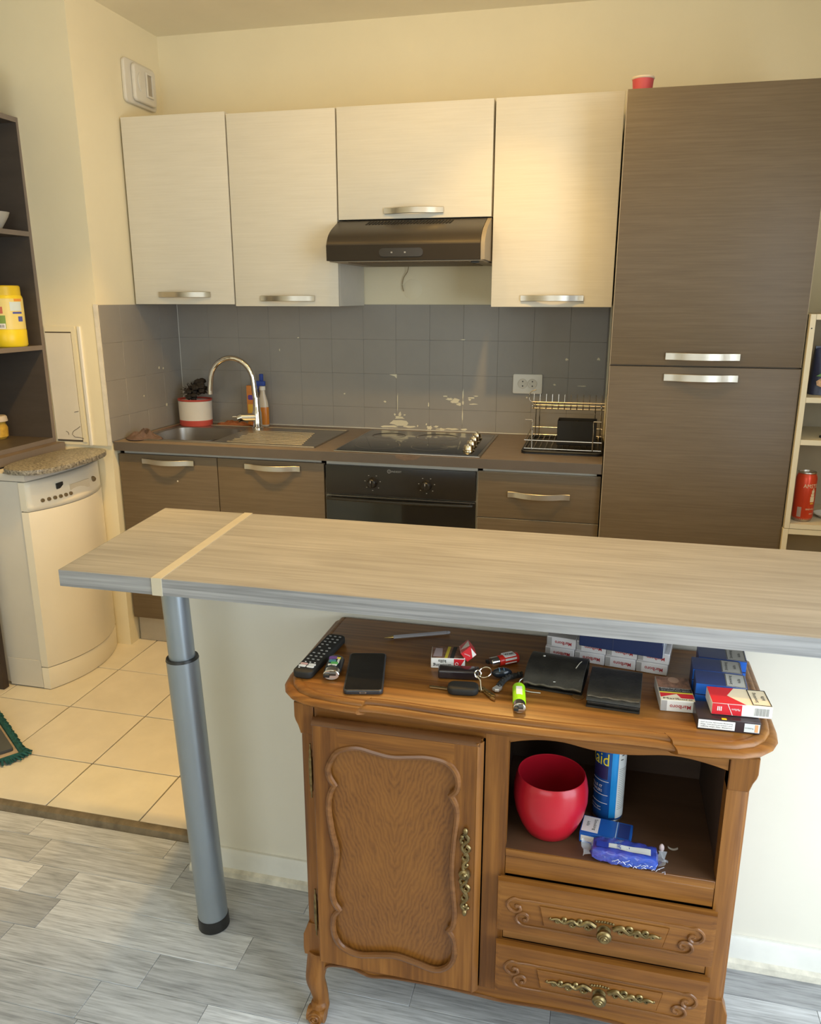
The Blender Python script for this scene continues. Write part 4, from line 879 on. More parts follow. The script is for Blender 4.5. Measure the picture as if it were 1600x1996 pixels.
# door: scalloped frame over a bookmatched burr panel
MOULD = grain('oak_moulding', (.105, .040, .010), (.185, .074, .020), (.25, .105, .032), 'x', 0.26, fine=75, coat=.35)
def burr():
    m = bpy.data.materials.new('bookmatched_burr_oak'); m.use_nodes = True; nt = m.node_tree; N = nt.nodes; L = nt.links; b = N['Principled BSDF']
    b.inputs['Roughness'].default_value = .34; b.inputs['Coat Weight'].default_value = .1; b.inputs['Coat Roughness'].default_value = .25
    tc = N.new('ShaderNodeTexCoord'); sx = N.new('ShaderNodeSeparateXYZ'); L.new(tc.outputs['Object'], sx.inputs[0])
    ad = N.new('ShaderNodeMath'); ad.operation = 'ADD'; ad.inputs[1].default_value = .216; L.new(sx.outputs[0], ad.inputs[0])
    ab = N.new('ShaderNodeMath'); ab.operation = 'ABSOLUTE'; L.new(ad.outputs[0], ab.inputs[0])
    cb_ = N.new('ShaderNodeCombineXYZ'); L.new(ab.outputs[0], cb_.inputs[0]); L.new(sx.outputs[2], cb_.inputs[1])
    mp = N.new('ShaderNodeMapping'); mp.inputs['Rotation'].default_value = (0, 0, math.radians(38)); mp.inputs['Scale'].default_value = (1, .42, 1); L.new(cb_.outputs[0], mp.inputs[0])
    wv_ = N.new('ShaderNodeTexWave'); wv_.inputs['Scale'].default_value = 46; wv_.inputs['Distortion'].default_value = 9; wv_.inputs['Detail'].default_value = 4; wv_.inputs['Detail Scale'].default_value = 1.3
    wv_.wave_profile = 'TRI'
    wv_.bands_direction = 'X'; L.new(mp.outputs[0], wv_.inputs[0])
    nz = N.new('ShaderNodeTexNoise'); nz.inputs['Scale'].default_value = 7; nz.inputs['Detail'].default_value = 4; L.new(cb_.outputs[0], nz.inputs[0])
    n3 = N.new('ShaderNodeTexNoise'); n3.inputs['Scale'].default_value = 160; n3.inputs['Detail'].default_value = 2
    mp3 = N.new('ShaderNodeMapping'); mp3.inputs['Scale'].default_value = (1, .08, 1); L.new(cb_.outputs[0], mp3.inputs[0]); L.new(mp3.outputs[0], n3.inputs[0])
    m1 = N.new('ShaderNodeMix'); m1.data_type = 'FLOAT'; m1.inputs[0].default_value = .72; L.new(wv_.outputs['Fac'], m1.inputs[2]); L.new(nz.outputs[0], m1.inputs[3])
    m2 = N.new('ShaderNodeMix'); m2.data_type = 'FLOAT'; m2.inputs[0].default_value = .25; L.new(m1.outputs[0], m2.inputs[2]); L.new(n3.outputs[0], m2.inputs[3])
    cr = N.new('ShaderNodeValToRGB'); e = cr.color_ramp.elements; e[0].position = .25; e[0].color = (.092, .031, .005, 1); e[1].position = .64; e[1].color = (.240, .095, .017, 1)
    k = e.new(.42); k.color = (.185, .069, .012, 1)
    L.new(m2.outputs[0], cr.inputs[0]); L.new(cr.outputs[0], b.inputs['Base Color']); return m
DX0, DX1, DZ0, DZ1 = 1.4500, 1.7785, .1400, .6990
door = part('door', MB().box(DX0+.003, DX1-.003, YF-.009, YF-.0005, DZ0+.003, DZ1-.003), OAKV, sbd, True)
C_ = [(1.505, .641), (1.489, .620), (1.481, .598), (1.4835, .580), (1.4935, .5635), (1.485, .548), (1.480, .512), (1.486, .458), (1.4945, .415), (1.489, .372), (1.4825, .324), (1.486, .295), (1.4965, .2785), (1.485, .262), (1.482, .235), (1.487, .208), (1.503, .187), (1.535, .1775), (1.576, .1855), (1.614, .192), (1.652, .1855), (1.694, .1775), (1.722, .194), (1.733, .225), (1.730, .258), (1.7195, .2775), (1.729, .292), (1.732, .330), (1.7255, .403), (1.727, .469), (1.733, .534), (1.730, .560), (1.7205, .5785), (1.731, .590), (1.734, .610), (1.727, .632), (1.708, .648), (1.675, .652), (1.645, .648), (1.608, .643), (1.575, .647), (1.54, .652)]
cusp = {4, 12, 25, 32}
mc = []
nC = len(C_)
for i in range(nC):
    a, b, c, d = C_[i-1], C_[i], C_[(i+1) % nC], C_[(i+2) % nC]
    if i in cusp: a = b
    if (i+1) % nC in cusp: d = c
    for q in range(4):
        t = q/4; A, B, Cc, D = Vector(a), Vector(b), Vector(c), Vector(d)
        mc.append(0.5*((2*B)+(Cc-A)*t+(2*A-5*B+4*Cc-D)*t*t+(3*B-A-3*Cc+D)*t**3))
mc = [(p.x, p.y) for p in mc]
part('panel', MB().box(1.474, 1.742, YF-.0125, YF-.0092, .168, .66), burr(), door, True)
fr_ = ringp([(DX0+.0125, DZ0+.002), (DX1-.0125, DZ0+.002), (DX1-.0125, DZ1-.0125), (DX0+.0125, DZ1-.0125)], mc, YF-.0215, YF-.0093, OAKV, 'frame', door)
part('rail_veneer', MB().prism([(DX0+.048, DZ1-.0125), (DX1-.053, DZ1-.0125), (DX1-.053, .6535), (1.675, .6575), (1.608, .6490), (1.54, .6575), (1.505, .6475)], YF-.0219, YF-.0214, 'y'), OAKH, door, True)
part('moulding', MB().tube([(x, YF-.0205, z) for x, z in mc], .0062, 8, closed=True, up=(0, 1, 0)), MOULD, door, True)
# overlapping lip: moulded edge round the door front (top and right are seen)
part('lip', MB().prism([(YF-.0215, DZ1-.0125), (YF-.0225, DZ1-.010), (YF-.016, DZ1-.002), (YF-.010, DZ1), (YF-.0095, DZ1-.0125)], DX0, DX1-.006, 'x'), OAKD, door, True)
part('lip', MB().prism([(DX1-.0125, YF-.0215), (DX1-.010, YF-.0225), (DX1-.003, YF-.016), (DX1, YF-.010), (DX1-.0125, YF-.0095)], DZ0, DZ1-.006, 'z'), OAKV, door, True)
part('lip', MB().prism([(DX0+.003, YF-.0213), (DX0, YF-.018), (DX0, YF-.0095), (DX0+.0125, YF-.0095), (DX0+.0125, YF-.0213)], DZ0+.002, DZ1-.0125, 'z'), OAKV, door, True)
for z0, z1 in ((.522, .640), (.196, .308)):
    pr_ = []; n = 22
    for k in range(n+1):
        u = k/n; e = abs(u-.5)*2; r = .0042*(1-.75*e**2)+.0009*math.cos(u*44)*(e > .35)
        pr_.append((max(.0006, r), z0+(z1-z0)*u))
    part('hinge', MB().lathe([(0, z0-.001)]+pr_+[(0, z1+.001)], 12, Matrix.Translation((1.4420, YF-.0105, 0))), BRASS, sbd, True)
# ornate door handle of scrolls
def spiral(cx_, cz_, r0, a0, turns, y, hand=1, n=18, r1=.0012):
    return [(cx_+(r0+(r1-r0)*k/n)*math.cos(a0+hand*turns*2*PI*k/n), y, cz_+(r0+(r1-r0)*k/n)*math.sin(a0+hand*turns*2*PI*k/n)) for k in range(n+1)]
HX, HY = 1.7500, YF-.0245
hm = MB()
for s, zc, r, hd, a0 in ((1, .487, .0085, 1, 0), (-1, .470, .0078, -1, PI), (1, .452, .0085, -1, 0), (-1, .436, .0080, 1, PI), (1, .398, .0085, 1, 0), (-1, .382, .0085, -1, PI), (1, .362, .0085, -1, 0), (-1, .346, .0078, 1, PI)):
    hm.tube(spiral(HX-s*.002, zc, r, a0+PI/2*s, .9, HY, hd), [.0036-.0012*k/18 for k in range(19)], 6, up=(0, 1, 0))
hm.tube(catmull([(HX-.004, HY, .504), (HX+.006, HY, .492), (HX-.006, HY, .474), (HX+.006, HY, .452), (HX-.003, HY-.002, .437), (HX, HY-.003, .42), (HX+.004, HY-.002, .402), (HX-.006, HY, .386), (HX+.006, HY, .364), (HX-.005, HY, .345), (HX+.003, HY, .332)], 5), .0034, 8, up=(0, 1, 0))
hm.ball((HX, HY-.002, .510), .0065, (.8, .7, 1.3)).ball((HX+.001, HY-.001, .329), .0062, (.8, .7, 1.2)).ball((HX-.006, HY, .497), .004).ball((HX+.007, HY, .340), .004)
ha_ = part('door_handle', hm, BRASS, door, True)
part('boss', MB().lathe([(0, .0115), (.003, .0115), (.0045, .009), (.006, .0095), (.0085, .007), (.0105, .0065), (.012, .002), (.0115, 0), (0, 0)], 24, Matrix.Translation((HX, HY+.0005, .417)) @ Matrix.Rotation(PI/2, 4, 'X')), BRASS, ha_, True)
# drawers
def drawer(z0, z1, dx=0):
    X0_, X1_, zc = 1.8115, 2.2045, (z0+z1)/2; xm = (X0_+X1_)/2
    d = part('drawer', MB().box(X0_+.004, X1_-.004, YF-.010, YF-.0005, z0+.004, z1-.004), OAKH, sbd, True)
    lo, hi, l, r = z0+.003, z1-.014, X0_+.011, X1_-.012
    bm = bmesh.new()
    back = [(X0_, z0), (X1_, z0), (X1_, z1), (X0_, z1)]; fr = [(l, lo), (r, lo), (r, hi), (l, hi)]
    v0 = [bm.verts.new((x, YF-.0095, z)) for x, z in back]; v1 = [bm.verts.new((x, YF-.0200, z)) for x, z in [(X0_+.002, z0+.0015), (X1_-.002, z0+.0015), (X1_-.002, z1-.002), (X0_+.002, z1-.002)]]; v2 = [bm.verts.new((x, YF-.0235, z)) for x, z in fr]
    for A, B in ((v0, v1), (v1, v2)):
        for k in range(4): bm.faces.new((A[k], A[(k+1) % 4], B[(k+1) % 4], B[k]))
    bm.faces.new(v2); bm.faces.new(v0[::-1]); bmesh.ops.recalc_face_normals(bm, faces=bm.faces[:])
    part('front', MB()._add(bm), OAKH, d, True)
    Y = YF-.0240; mz = (lo+hi)/2
    part('cartouche', MB().prism([(xm-.116, mz+.022), (xm+.116, mz+.022), (xm+.107, mz-.020), (xm-.107, mz-.020)], Y-.0022, Y+.0003, 'y', .0018, 1), OAKH, d, True)
    cm = MB()
    for s in (-1, 1):
        up_ = [(xm+s*.108, mz+.0295), (xm+s*.135, mz+.0300), (xm+s*.150, mz+.0285), (xm+s*.163, mz+.030), (xm+s*.173, mz+.022), (xm+s*.175, mz+.012), (xm+s*.168, mz+.003), (xm+s*.158, mz+.001), (xm+s*.151, mz+.007), (xm+s*.153, mz+.014), (xm+s*.159, mz+.014)]
        dn_ = [(xm+s*.105, mz-.0270), (xm+s*.128, mz-.0275), (xm+s*.143, mz-.0275), (xm+s*.153, mz-.023), (xm+s*.158, mz-.014), (xm+s*.154, mz-.004), (xm+s*.145, mz-.001), (xm+s*.137, mz-.005), (xm+s*.137, mz-.013), (xm+s*.143, mz-.015)]
        for q in (up_, dn_):
            P = catmull([(a, Y-.0005, b) for a, b in q], 5); cm.tube(P, [.0020+.0016*min(1, k/28) for k in range(len(P))], 7, up=(0, 1, 0))
            cm.ball((q[-1][0], Y-.001, q[-1][1]), .0040, sub=1)
    for zz in (mz+.0295, mz-.0270): cm.tube([(xm-.109, Y-.0003, zz), (xm+.109, Y-.0003, zz)], .0020, 6, up=(0, 1, 0))
    part('carving', cm, MOULD, d, True)
    kx = xm+.003
    em = MB()
    for s in (-1, 1):
        em.tube(catmull([(kx+s*.016, Y-.004, mz+.001), (kx+s*.030, Y-.004, mz+.008), (kx+s*.044, Y-.004, mz-.002), (kx+s*.058, Y-.004, mz+.005), (kx+s*.072, Y-.004, mz-.003), (kx+s*.084, Y-.004, mz+.003), (kx+s*.096, Y-.004, mz)], 5), [.0048-.0026*k/30 for k in range(31)], 7, up=(0, 1, 0))
        for cx_, cz_, r, a0, hd in ((.030, -.002, .0075, 0, 1), (.045, .006, .0065, PI, -1), (.058, -.003, .0062, 0, 1), (.073, .004, .0055, PI, -1), (.085, -.001, .0042, 0, 1)):
            em.tube(spiral(kx+s*cx_, mz+cz_, r, a0, 1.05, Y-.004, hd*s), .0027, 6, up=(0, 1, 0))
        em.ball((kx+s*.098, Y-.003, mz), .003, sub=1)
    for k in range(7): em.ball((kx-.015+k*.005, Y-.004, mz+.014-abs(k-3)*.0006), .0027, sub=1)
    pl_ = part('handle_plate', em, BRASS, d, True)
    part('knob', MB().lathe([(0, .026), (.0025, .026), (.0035, .0245), (.006, .0245), (.007, .0225), (.0095, .022), (.0105, .0195), (.0130, .018), (.0138, .014), (.0120, .010), (.007, .007), (.0065, .003), (.012, .001), (.012, 0), (0, 0)], 28, Matrix.Translation((kx, Y-.002, mz-.006)) @ Matrix.Rotation(PI/2, 4, 'X')), BRASS, pl_, True)
drawer(.3005, .4125); drawer(.1560, .2690)

# ------------------------------------------------------------------ things on the sideboard
ZT = .7524
def V(*a): return Vector(a)
# remote control
rm = thing('remote_control', 'long black remote control at the left end of the sideboard', 'remote', (1.4175, -2.024, ZT), rz=-.06)
part('shell', MB().prism(rrect(-.0205, .0205, -.094, .094, .012), 0, .0145, 'z', .004, 3), BLKM, rm)
K = MB()
for r in range(9):
    for c in range(3):
        if (r+c) % 7 != 5: part('button', MB().prism(rrect(-.0026, .0026, -.0016, .0016, .001, 3), .0146, .0156, 'z', mtx=Matrix.Translation((-.011+c*.011, .080-r*.0145, 0))), GREYP, rm)
for (x, y, m) in ((-.0085, -.060, mat('pale_red_key', (.70, .42, .38), .5)), (.0085, -.060, PAPER), (-.0085, -.069, PAPER), (.0085, -.069, PAPER)):
    part('app_button', MB().prism(rrect(-.0075, .0075, -.0034, .0034, .0025, 3), .0146, .0160, 'z', mtx=Matrix.Translation((x, y, 0))), m, rm)
for x in (-.010, 0, .010): part('button', MB().prism(rrect(-.0018, .0018, -.001, .001, .0008, 3), .0146, .0154, 'z', mtx=Matrix.Translation((x, -.050, 0))), PAPER, rm)
part('button', MB().prism(rrect(-.0018, .0018, -.001, .001, .0008, 3), .0146, .0154, 'z', mtx=Matrix.Translation((-.012, -.077, 0))), PAPER, rm)
# phone
ph = thing('smartphone', 'black smartphone lying face up on the sideboard', 'phone', (1.5290, -2.0720, ZT), rz=math.radians(13))
part('body', MB().prism(rrect(-.0375, .0375, -.082, .082, .009), 0, .0088, 'z', .0025, 3), mat('dark_slate_frame', (.05, .05, .055), .3, .4), ph)
part('screen', MB().prism(rrect(-.0345, .0345, -.078, .0785, .006), .0088, .0092, 'z'), BLKGL, ph)
part('charging_port', MB().prism(rrect(-.0065, .0065, .0028, .0062, .0016, 4), -.0826, -.0819, 'y'), STEEL, ph)
part('port_slot', MB().prism(rrect(-.0045, .0045, .0036, .0054, .0009, 3), -.0829, -.0825, 'y'), INK, ph)
# lighters
def lighter(label, loc, rz, body, L_=.080, name='lighter', th=.0115, wd=.0125, mk=None):
    t = thing(name, label, 'lighter', loc, rz)
    zc = th
    def el(k=1.0): return [(wd*k*math.cos(a), zc+th*k*math.sin(a)) for a in [2*PI*j/24 for j in range(24)]]
    b = part('body', MB().prism(el(), -L_/2, L_/2-.022, 'y', .0015, 2), body, t)
    part('metal_hood', MB().prism([(x*.93, zc+(z-zc)*.93) for x, z in el()], L_/2-.0215, L_/2-.004, 'y', .001, 1), mat('bright_lighter_steel', (.78, .76, .72), .18, 1.0), t)
    part('spark_wheel', MB().cyl((-wd*.55, L_/2-.0065, zc+th*.35), (wd*.15, L_/2-.0065, zc+th*.35), .0058, n=16), mat('dark_wheel', (.12, .11, .10), .4, .8), t)
    part('thumb_lever', MB().box(wd*.15, wd*.85, L_/2-.012, L_/2+.002, zc-.003, zc+.0035, .001), BLK, t)
    return t, b
dl, b = lighter('small black lighter with colourful stickers beside the phone', (1.4655, -2.0800, ZT), math.radians(190), mat('black_gloss_wrap', (.012, .012, .014), .25), L_=.072, th=.0115, wd=.0170)
for k, (x, y, c, w_, h_) in enumerate(((.004, -.022, (.18, .08, .28), .008, .006), (-.006, -.022, (.75, .60, .06), .006, .005), (.003, -.008, (.08, .25, .30), .007, .005), (-.002, .002, (.10, .40, .10), .007, .005), (-.008, -.010, (.70, .68, .62), .002, .009), (.006, .008, (.72, .70, .62), .004, .003), (-.003, .009, (.72, .70, .62), .005, .003))):
    zz = .0115+.0115*math.sqrt(max(0, 1-(x/.017)**2))
    pts = [(x+(w_ if j % 2 == 0 else w_*.45)*math.cos(j*PI/5), y+(h_ if j % 2 == 0 else h_*.45)*math.sin(j*PI/5)) for j in range(10)] if k == 1 else rrect(x-w_, x+w_, y-h_, y+h_, min(w_, h_)*.6, 3)
    part('sticker', MB().prism(pts, zz-.0025, zz+.0005, 'z'), mat('sticker_%d' % k, c, .4), dl)
rl, b = lighter('red lighter with a white printed label behind the keys', (1.7850, -1.9640, ZT), math.radians(128), mat('red_lighter_plastic', (.60, .025, .015), .25), L_=.066, th=.0105, wd=.0115)
part('label', MB().prism(rrect(-.0095, .0095, -.026, .000, .002), .0195, .0212, 'z').box(-.0112, -.0106, -.026, 0, .006, .017).box(.0106, .0118, -.026, 0, .006, .0165), PAPER, rl)
text(rl, 'West', (.0119, -.013, .0110), (0, -1, 0), (0, 0, 1), .0085, INK, .019); text(rl, 'West', (0, -.013, .0212), (0, -1, 0), (1, 0, 0), .011, INK, .021, weight=.02)
gl_, b = lighter('neon green lighter with its metal top facing the front edge', (1.8340, -2.1160, ZT), math.radians(187), mat('neon_green_plastic', (.38, .80, .01), .3), L_=.084, th=.0108, wd=.0118)
part('label', MB().prism(rrect(-.0055, .0055, -.026, .004, .001), .0205, .0218, 'z'), PAPER, gl_)
# pen
pn_ = thing('ballpoint_pen', 'clear ballpoint pen lying at the back of the sideboard', 'pen', (1.588, -1.871, ZT+.0046), rz=math.atan2(.064, .135))
part('barrel', MB().lathe([(0, -.055), (.0042, -.055), (.0042, .064), (0, .064)], 6, Matrix.Rotation(PI/2, 4, 'Y')), mat('clear_grey_plastic', (.52, .50, .52), .2, trans=.35), pn_)
part('tip', MB().lathe([(0, -.075), (.0007, -.075), (.0012, -.070), (.0035, -.058), (.0040, -.0555), (0, -.0555)], 14, Matrix.Rotation(PI/2, 4, 'Y')), mat('brass_tip', (.62, .45, .18), .3, 1.0), pn_)
part('end_plug', MB().lathe([(0, .0645), (.0036, .0645), (.0036, .069), (.002, .072), (0, .072)], 14, Matrix.Rotation(PI/2, 4, 'Y')), mat('grey_plug', (.35, .34, .36), .4), pn_)

# cigarette packs: x long side, y width, z thickness
def pack(label, loc, rz, m, group=None, L_=.088, W_=.055, H_=.022, name='cigarette_pack'):
    t = thing(name, label, 'cigarette pack', loc, rz, group)
    part('box', MB().box(-L_/2, L_/2, -W_/2, W_/2, 0, H_, .0010, 1), m, t)
    return t
def plate(p, name, pts, m, face='top', H_=.022, W_=.055, L_=.088, o=.0003):
    if face == 'top': mb = MB().prism(pts, H_-.0002, H_+o, 'z')
    elif face == 'front': mb = MB().prism(pts, -W_/2-o, -W_/2+.0002, 'y')
    elif face == 'right': mb = MB().prism(pts, L_/2-.0002, L_/2+o, 'x')
    elif face == 'left': mb = MB().prism(pts, -L_/2-o, -L_/2+.0002, 'x')
    return part(name, mb, m, p, smooth=False)
SILV = mat('grey_foil_print', (.40, .38, .37), .4)
PHOTO = mat('brown_warning_photo', (.22, .11, .07), .5, var=.6, vscale=70)
# open red pack on the left
pk = thing('cigarette_pack', 'open red and white cigarette pack with flipped lid behind the keys', 'cigarette pack', (1.6860, -1.9780, ZT), rz=math.radians(9))
part('box', MB().box(-.044, .024, -.0275, .0275, 0, .022, .001, 1), mat('white_card', (.80, .77, .74), .4), pk)
plate(pk, 'warning_photo', [(-.043, -.0265), (.022, -.0265), (.022, .0265), (-.043, .0265)], PHOTO)
plate(pk, 'yellow_print', [(-.017, -.0265), (-.011, -.0265), (-.005, .0265), (-.011, .0265)], mat('yellow_stripe', (.70, .55, .05), .5), o=.0006)
plate(pk, 'dark_print', [(-.006, -.0265), (.002, -.0265), (.008, .0265), (.000, .0265)], INK, o=.0006)
plate(pk, 'pale_print', [(-.040, -.020), (-.022, -.020), (-.022, .018), (-.036, .018)], mat('mauve_print', (.45, .35, .36), .5), o=.0006)
plate(pk, 'red_print', [(.002, .0012), (.0238, .0012), (.0238, .0208), (.002, .0208)], RED, 'front')
plate(pk, 'white_chevron', [(.0125, .0012), (.0238, .0012), (.0238, .0208)], PAPER, 'front', o=.0007)
part('roundel', MB().tube([(.0075+.003*math.cos(a), -.0280, .0105+.003*math.sin(a)) for a in [2*PI*k/14 for k in range(14)]], .0006, 5, closed=True, up=(0, 1, 0)), PAPER, pk)
text(pk, 'Smoking\nkills', (-.0215, -.0277, .011), (-1, 0, 0), (0, 0, -1), .0092, INK, .036, weight=.012)
lid = part('lid', MB().box(0, .024, -.0275, .0275, 0, .022, .001, 1), RED, pk)
lid.location = (.0265, .004, .0085); lid.rotation_euler = (math.radians(-12), math.radians(-38), math.radians(12))
part('white_chevron', MB().prism([(.003, -.004), (.0236, -.020), (.0236, .018)], .0218, .0224, 'z'), PAPER, lid)
part('white_chevron', MB().prism([(.014, .001), (.0236, .001), (.0236, .018)], -.0280, -.0274, 'y'), PAPER, lid)
part('pale_line', MB().box(.0015, .0022, -.027, .027, .0218, .0224), PAPER, lid)
text(lid, 'Marlboro', (.009, -.0279, .012), (-.5, 0, .85), (-.85, 0, -.5), .0035, PAPER, .012)
# row of eight white packs, ends towards the room
MW = mat('white_pack_card', (.76, .73, .74), .38)
e = V(math.cos(math.radians(-8.7)), math.sin(math.radians(-8.7)), 0); nrm = V(-e.y, e.x, 0)
c0 = V(1.8660, -1.9015, 0)
names_ = ['leftmost', 'second from left', 'third from left', 'rightmost']
for lay in range(2):
    for k in range(4):
        c = c0+e*(.0305+.0608*k+(.0 if lay else -.002))+nrm*(.0445+(.002 if lay else .0))
        t = thing('cigarette_pack', 'white cigarette pack with red lettering, %s in the %s row behind the wallets' % (names_[k], 'upper' if lay else 'lower'), 'cigarette pack',
                  (c.x, c.y, ZT+.0225*lay), rz=math.radians(-8.7), group='white cigarette packs in two rows')
        part('box', MB().box(-.0298, .0298, -.044, .044, 0, .0221, .0009, 1), MW, t, smooth=True)
        part('grey_panel', MB().box(-.0290, -.0195, -.0443, -.0438, .002, .0200), SILV, t)
        text(t, 'Marlboro', (.004, -.0441, .0105), (-1, 0, 0), (0, 0, -1), .0105, REDINK, .034, weight=.015)
nc = thing('carton', 'dark navy carton lying on top of the white cigarette packs', 'carton', (2.021, -1.9020, ZT+.0452), rz=-.17)
part('box', MB().box(-.082, .078, -.047, .047, 0, .048, .0015, 1), NAVY, nc)
part('end_flap', MB().box(.0782, .0796, -.046, .046, .001, .047, .0005, 1), mat('wrap_glint', (.45, .48, .55), .2), nc)
part('tape_seam', MB().box(-.016, -.0150, -.0474, -.0469, .002, .046), mat('navy_seam', (.05, .06, .12), .4), nc)
# brown photo pack
bp_ = pack('cigarette pack with brown photo, yellow band and red lettering beside the black wallet', (2.1100, -2.0330, ZT), math.radians(-86.5), mat('white_card', (.80, .77, .74), .4), L_=.094, W_=.060)
plate(bp_, 'warning_photo', [(-.046, -.029), (-.002, -.029), (-.002, .029), (-.046, .029)], PHOTO)
plate(bp_, 'dark_band', [(-.001, -.029), (.014, -.029), (.014, .029), (-.001, .029)], INK)
plate(bp_, 'face_print', [(-.034+.012*math.cos(a)*1.0, .002+.010*math.sin(a)) for a in [2*PI*k/14 for k in range(14)]], mat('skin_print', (.42, .25, .17), .5), o=.0005)
plate(bp_, 'yellow_band', [(.0145, -.029), (.019, -.029), (.019, .029), (.0145, .029)], mat('yellow_stripe', (.70, .55, .05)))
plate(bp_, 'red_band', [(.0195, -.029), (.036, -.029), (.036, .029), (.0195, .029)], RED)
plate(bp_, 'cream_chevron', [(.036, -.028), (.036, .006), (.022, .0)], CREAM, o=.0005)
plate(bp_, 'pale_strip', [(.0365, -.029), (.046, -.029), (.046, .029), (.0365, .029)], CREAM)
text(bp_, 'Marlboro', (.0405, 0, .0223), (0, 1, 0), (-1, 0, 0), .009, INK, .050)
text(bp_, 'Smoking clogs your arteries', (.0030, 0, .0223), (0, 1, 0), (-1, 0, 0), .0035, PAPER, .050)
text(bp_, 'and causes heart attacks', (.0095, 0, .0223), (0, 1, 0), (-1, 0, 0), .0035, PAPER, .050)
part('grey_panel', MB().box(.0468, .0473, -.029, -.019, .001, .021), SILV, bp_)
text(bp_, 'Marlboro', (.0472, .004, .0105), (0, -1, 0), (0, 0, -1), .0105, REDINK, .036, weight=.01)
# blue packs, two layers of three, and the red one in front on a dark pack
DB = mat('deep_blue_card', (.025, .045, .16), .35, var=.12)
BE = mat('bright_blue_edge', (.02, .13, .55), .4)
for lay in range(2):
    for k in range(3):
        nm = ('nearest', 'middle', 'farthest')[k]
        t = pack('dark blue cigarette pack, %s in the %s layer at the right end of the sideboard' % (nm, 'upper' if lay else 'lower'), (2.1890+(0, 0, .016)[k], -2.020+.0575*k, ZT+.0226*lay), math.radians(-3), DB, 'dark blue cigarette packs in two layers')
        if lay:
            plate(t, 'warning_label', [(.008, -.026), (.042, -.026), (.042, .026), (.008, .026)], mat('grey_label', (.50, .49, .46), .5))
            part('label_frame', MB().tube([(a, b, .0223) for a, b in ((.009, -.025), (.041, -.025), (.041, .025), (.009, .025))], .0006, 5, closed=True), INK, t)
            text(t, 'Smoking', (.017, 0, .0223), (0, 1, 0), (-1, 0, 0), .0075, INK, .036)
            text(t, 'kills', (.031, 0, .0223), (0, 1, 0), (-1, 0, 0), .0075, INK, .016)
        plate(t, 'blue_edge', [(-.043, .001), (.043, .001), (.043, .021), (-.043, .021)], BE, 'front')
        plate(t, 'white_side', [(-.020, .004), (.020, .004), (.020, .018), (-.020, .018)], PAPER, 'right')
ud = pack('dark cigarette pack with white warning label, lying under the red pack', (2.1905, -2.0990, ZT), math.radians(2), mat('black_red_card', (.035, .022, .025), .35), L_=.102, W_=.062)
plate(ud, 'warning_label', [(-.0495, .003), (.010, .003), (.010, .019), (-.0495, .019)], PAPER, 'front', W_=.062)
part('yellow_tab', MB().prism([(-.012, -.0312), (-.004, -.0312), (-.004, -.026), (-.012, -.026)], .0219, .0226, 'z'), YEL, ud)
for k, zz in enumerate((.0150, .011, .007)): text(ud, ('Smoking seriously harms you', 'and others around you. Stop', 'smoking, stay alive longer')[k], (-.0198, -.0315, zz), (-1, 0, 0), (0, 0, -1), .0030, INK, .052)
plate(ud, 'tax_stamp', [(.025, .003), (.0495, .003), (.0495, .019), (.025, .019)], mat('pale_stamp', (.66, .68, .66), .5), 'front', W_=.062)
plate(ud, 'orange_print', [(.042, .004), (.047, .004), (.047, .018), (.042, .018)], mat('orange_stamp', (.75, .35, .15), .5), 'front', W_=.062, o=.0006)
text(ud, 'Tobacco', (.033, -.0315, .0105), (-1, 0, 0), (0, 0, -1), .0035, INK, .014)
rp = pack('red and cream cigarette pack on top of the dark pack at the right end', (2.2110, -2.0840, ZT+.0230), math.radians(3), mat('white_card', (.80, .77, .74), .4), L_=.098, W_=.060)
plate(rp, 'red_print', [(-.0485, -.0295), (.006, -.0295), (-.020, .000), (-.004, .0295), (-.0485, .0295)], RED, W_=.060)
plate(rp, 'cream_print', [(.0065, -.0295), (.0485, -.0295), (.0485, .0295), (-.0035, .0295), (-.0195, .000)], CREAM, W_=.060)
part('label_frame', MB().tube([(a, b, .0225) for a, b in ((.018, -.0275), (.0475, -.0275), (.0475, .0275), (.018, .0275))], .0009, 5, closed=True), INK, rp)
text(rp, 'Smoking', (.027, 0, .0224), (0, 1, 0), (-1, 0, 0), .0085, INK, .036); text(rp, 'kills', (.039, 0, .0224), (0, 1, 0), (-1, 0, 0), .0085, INK, .016)
plate(rp, 'red_print', [(-.0485, .001), (.000, .001), (.000, .021), (-.0485, .021)], RED, 'front', W_=.060)
part('pale_line', MB().prism([(-.024, .021), (-.023, .021), (-.014, .001), (-.015, .001)], -.0307, -.0299, 'y'), PAPER, rp)
plate(rp, 'barcode_field', [(.020, .003), (.046, .003), (.046, .019), (.020, .019)], PAPER, 'front', W_=.060)
for k in range(13): part('bar', MB().box(.0215+k*.0018, .0215+k*.0018+(.0011 if k % 3 else .0006), -.0308, -.0302, .004, .018), GREYP, rp)
text(rp, 'Marlboro', (-.010, -.0304, .012), (-1, 0, 0), (0, 0, -1), .006, PAPER, .014)
for k in range(3): part('pale_mark', MB().box(-.040+k*.0028, -.0385+k*.0028, -.0306, -.0300, .008, .016), PAPER, rp)

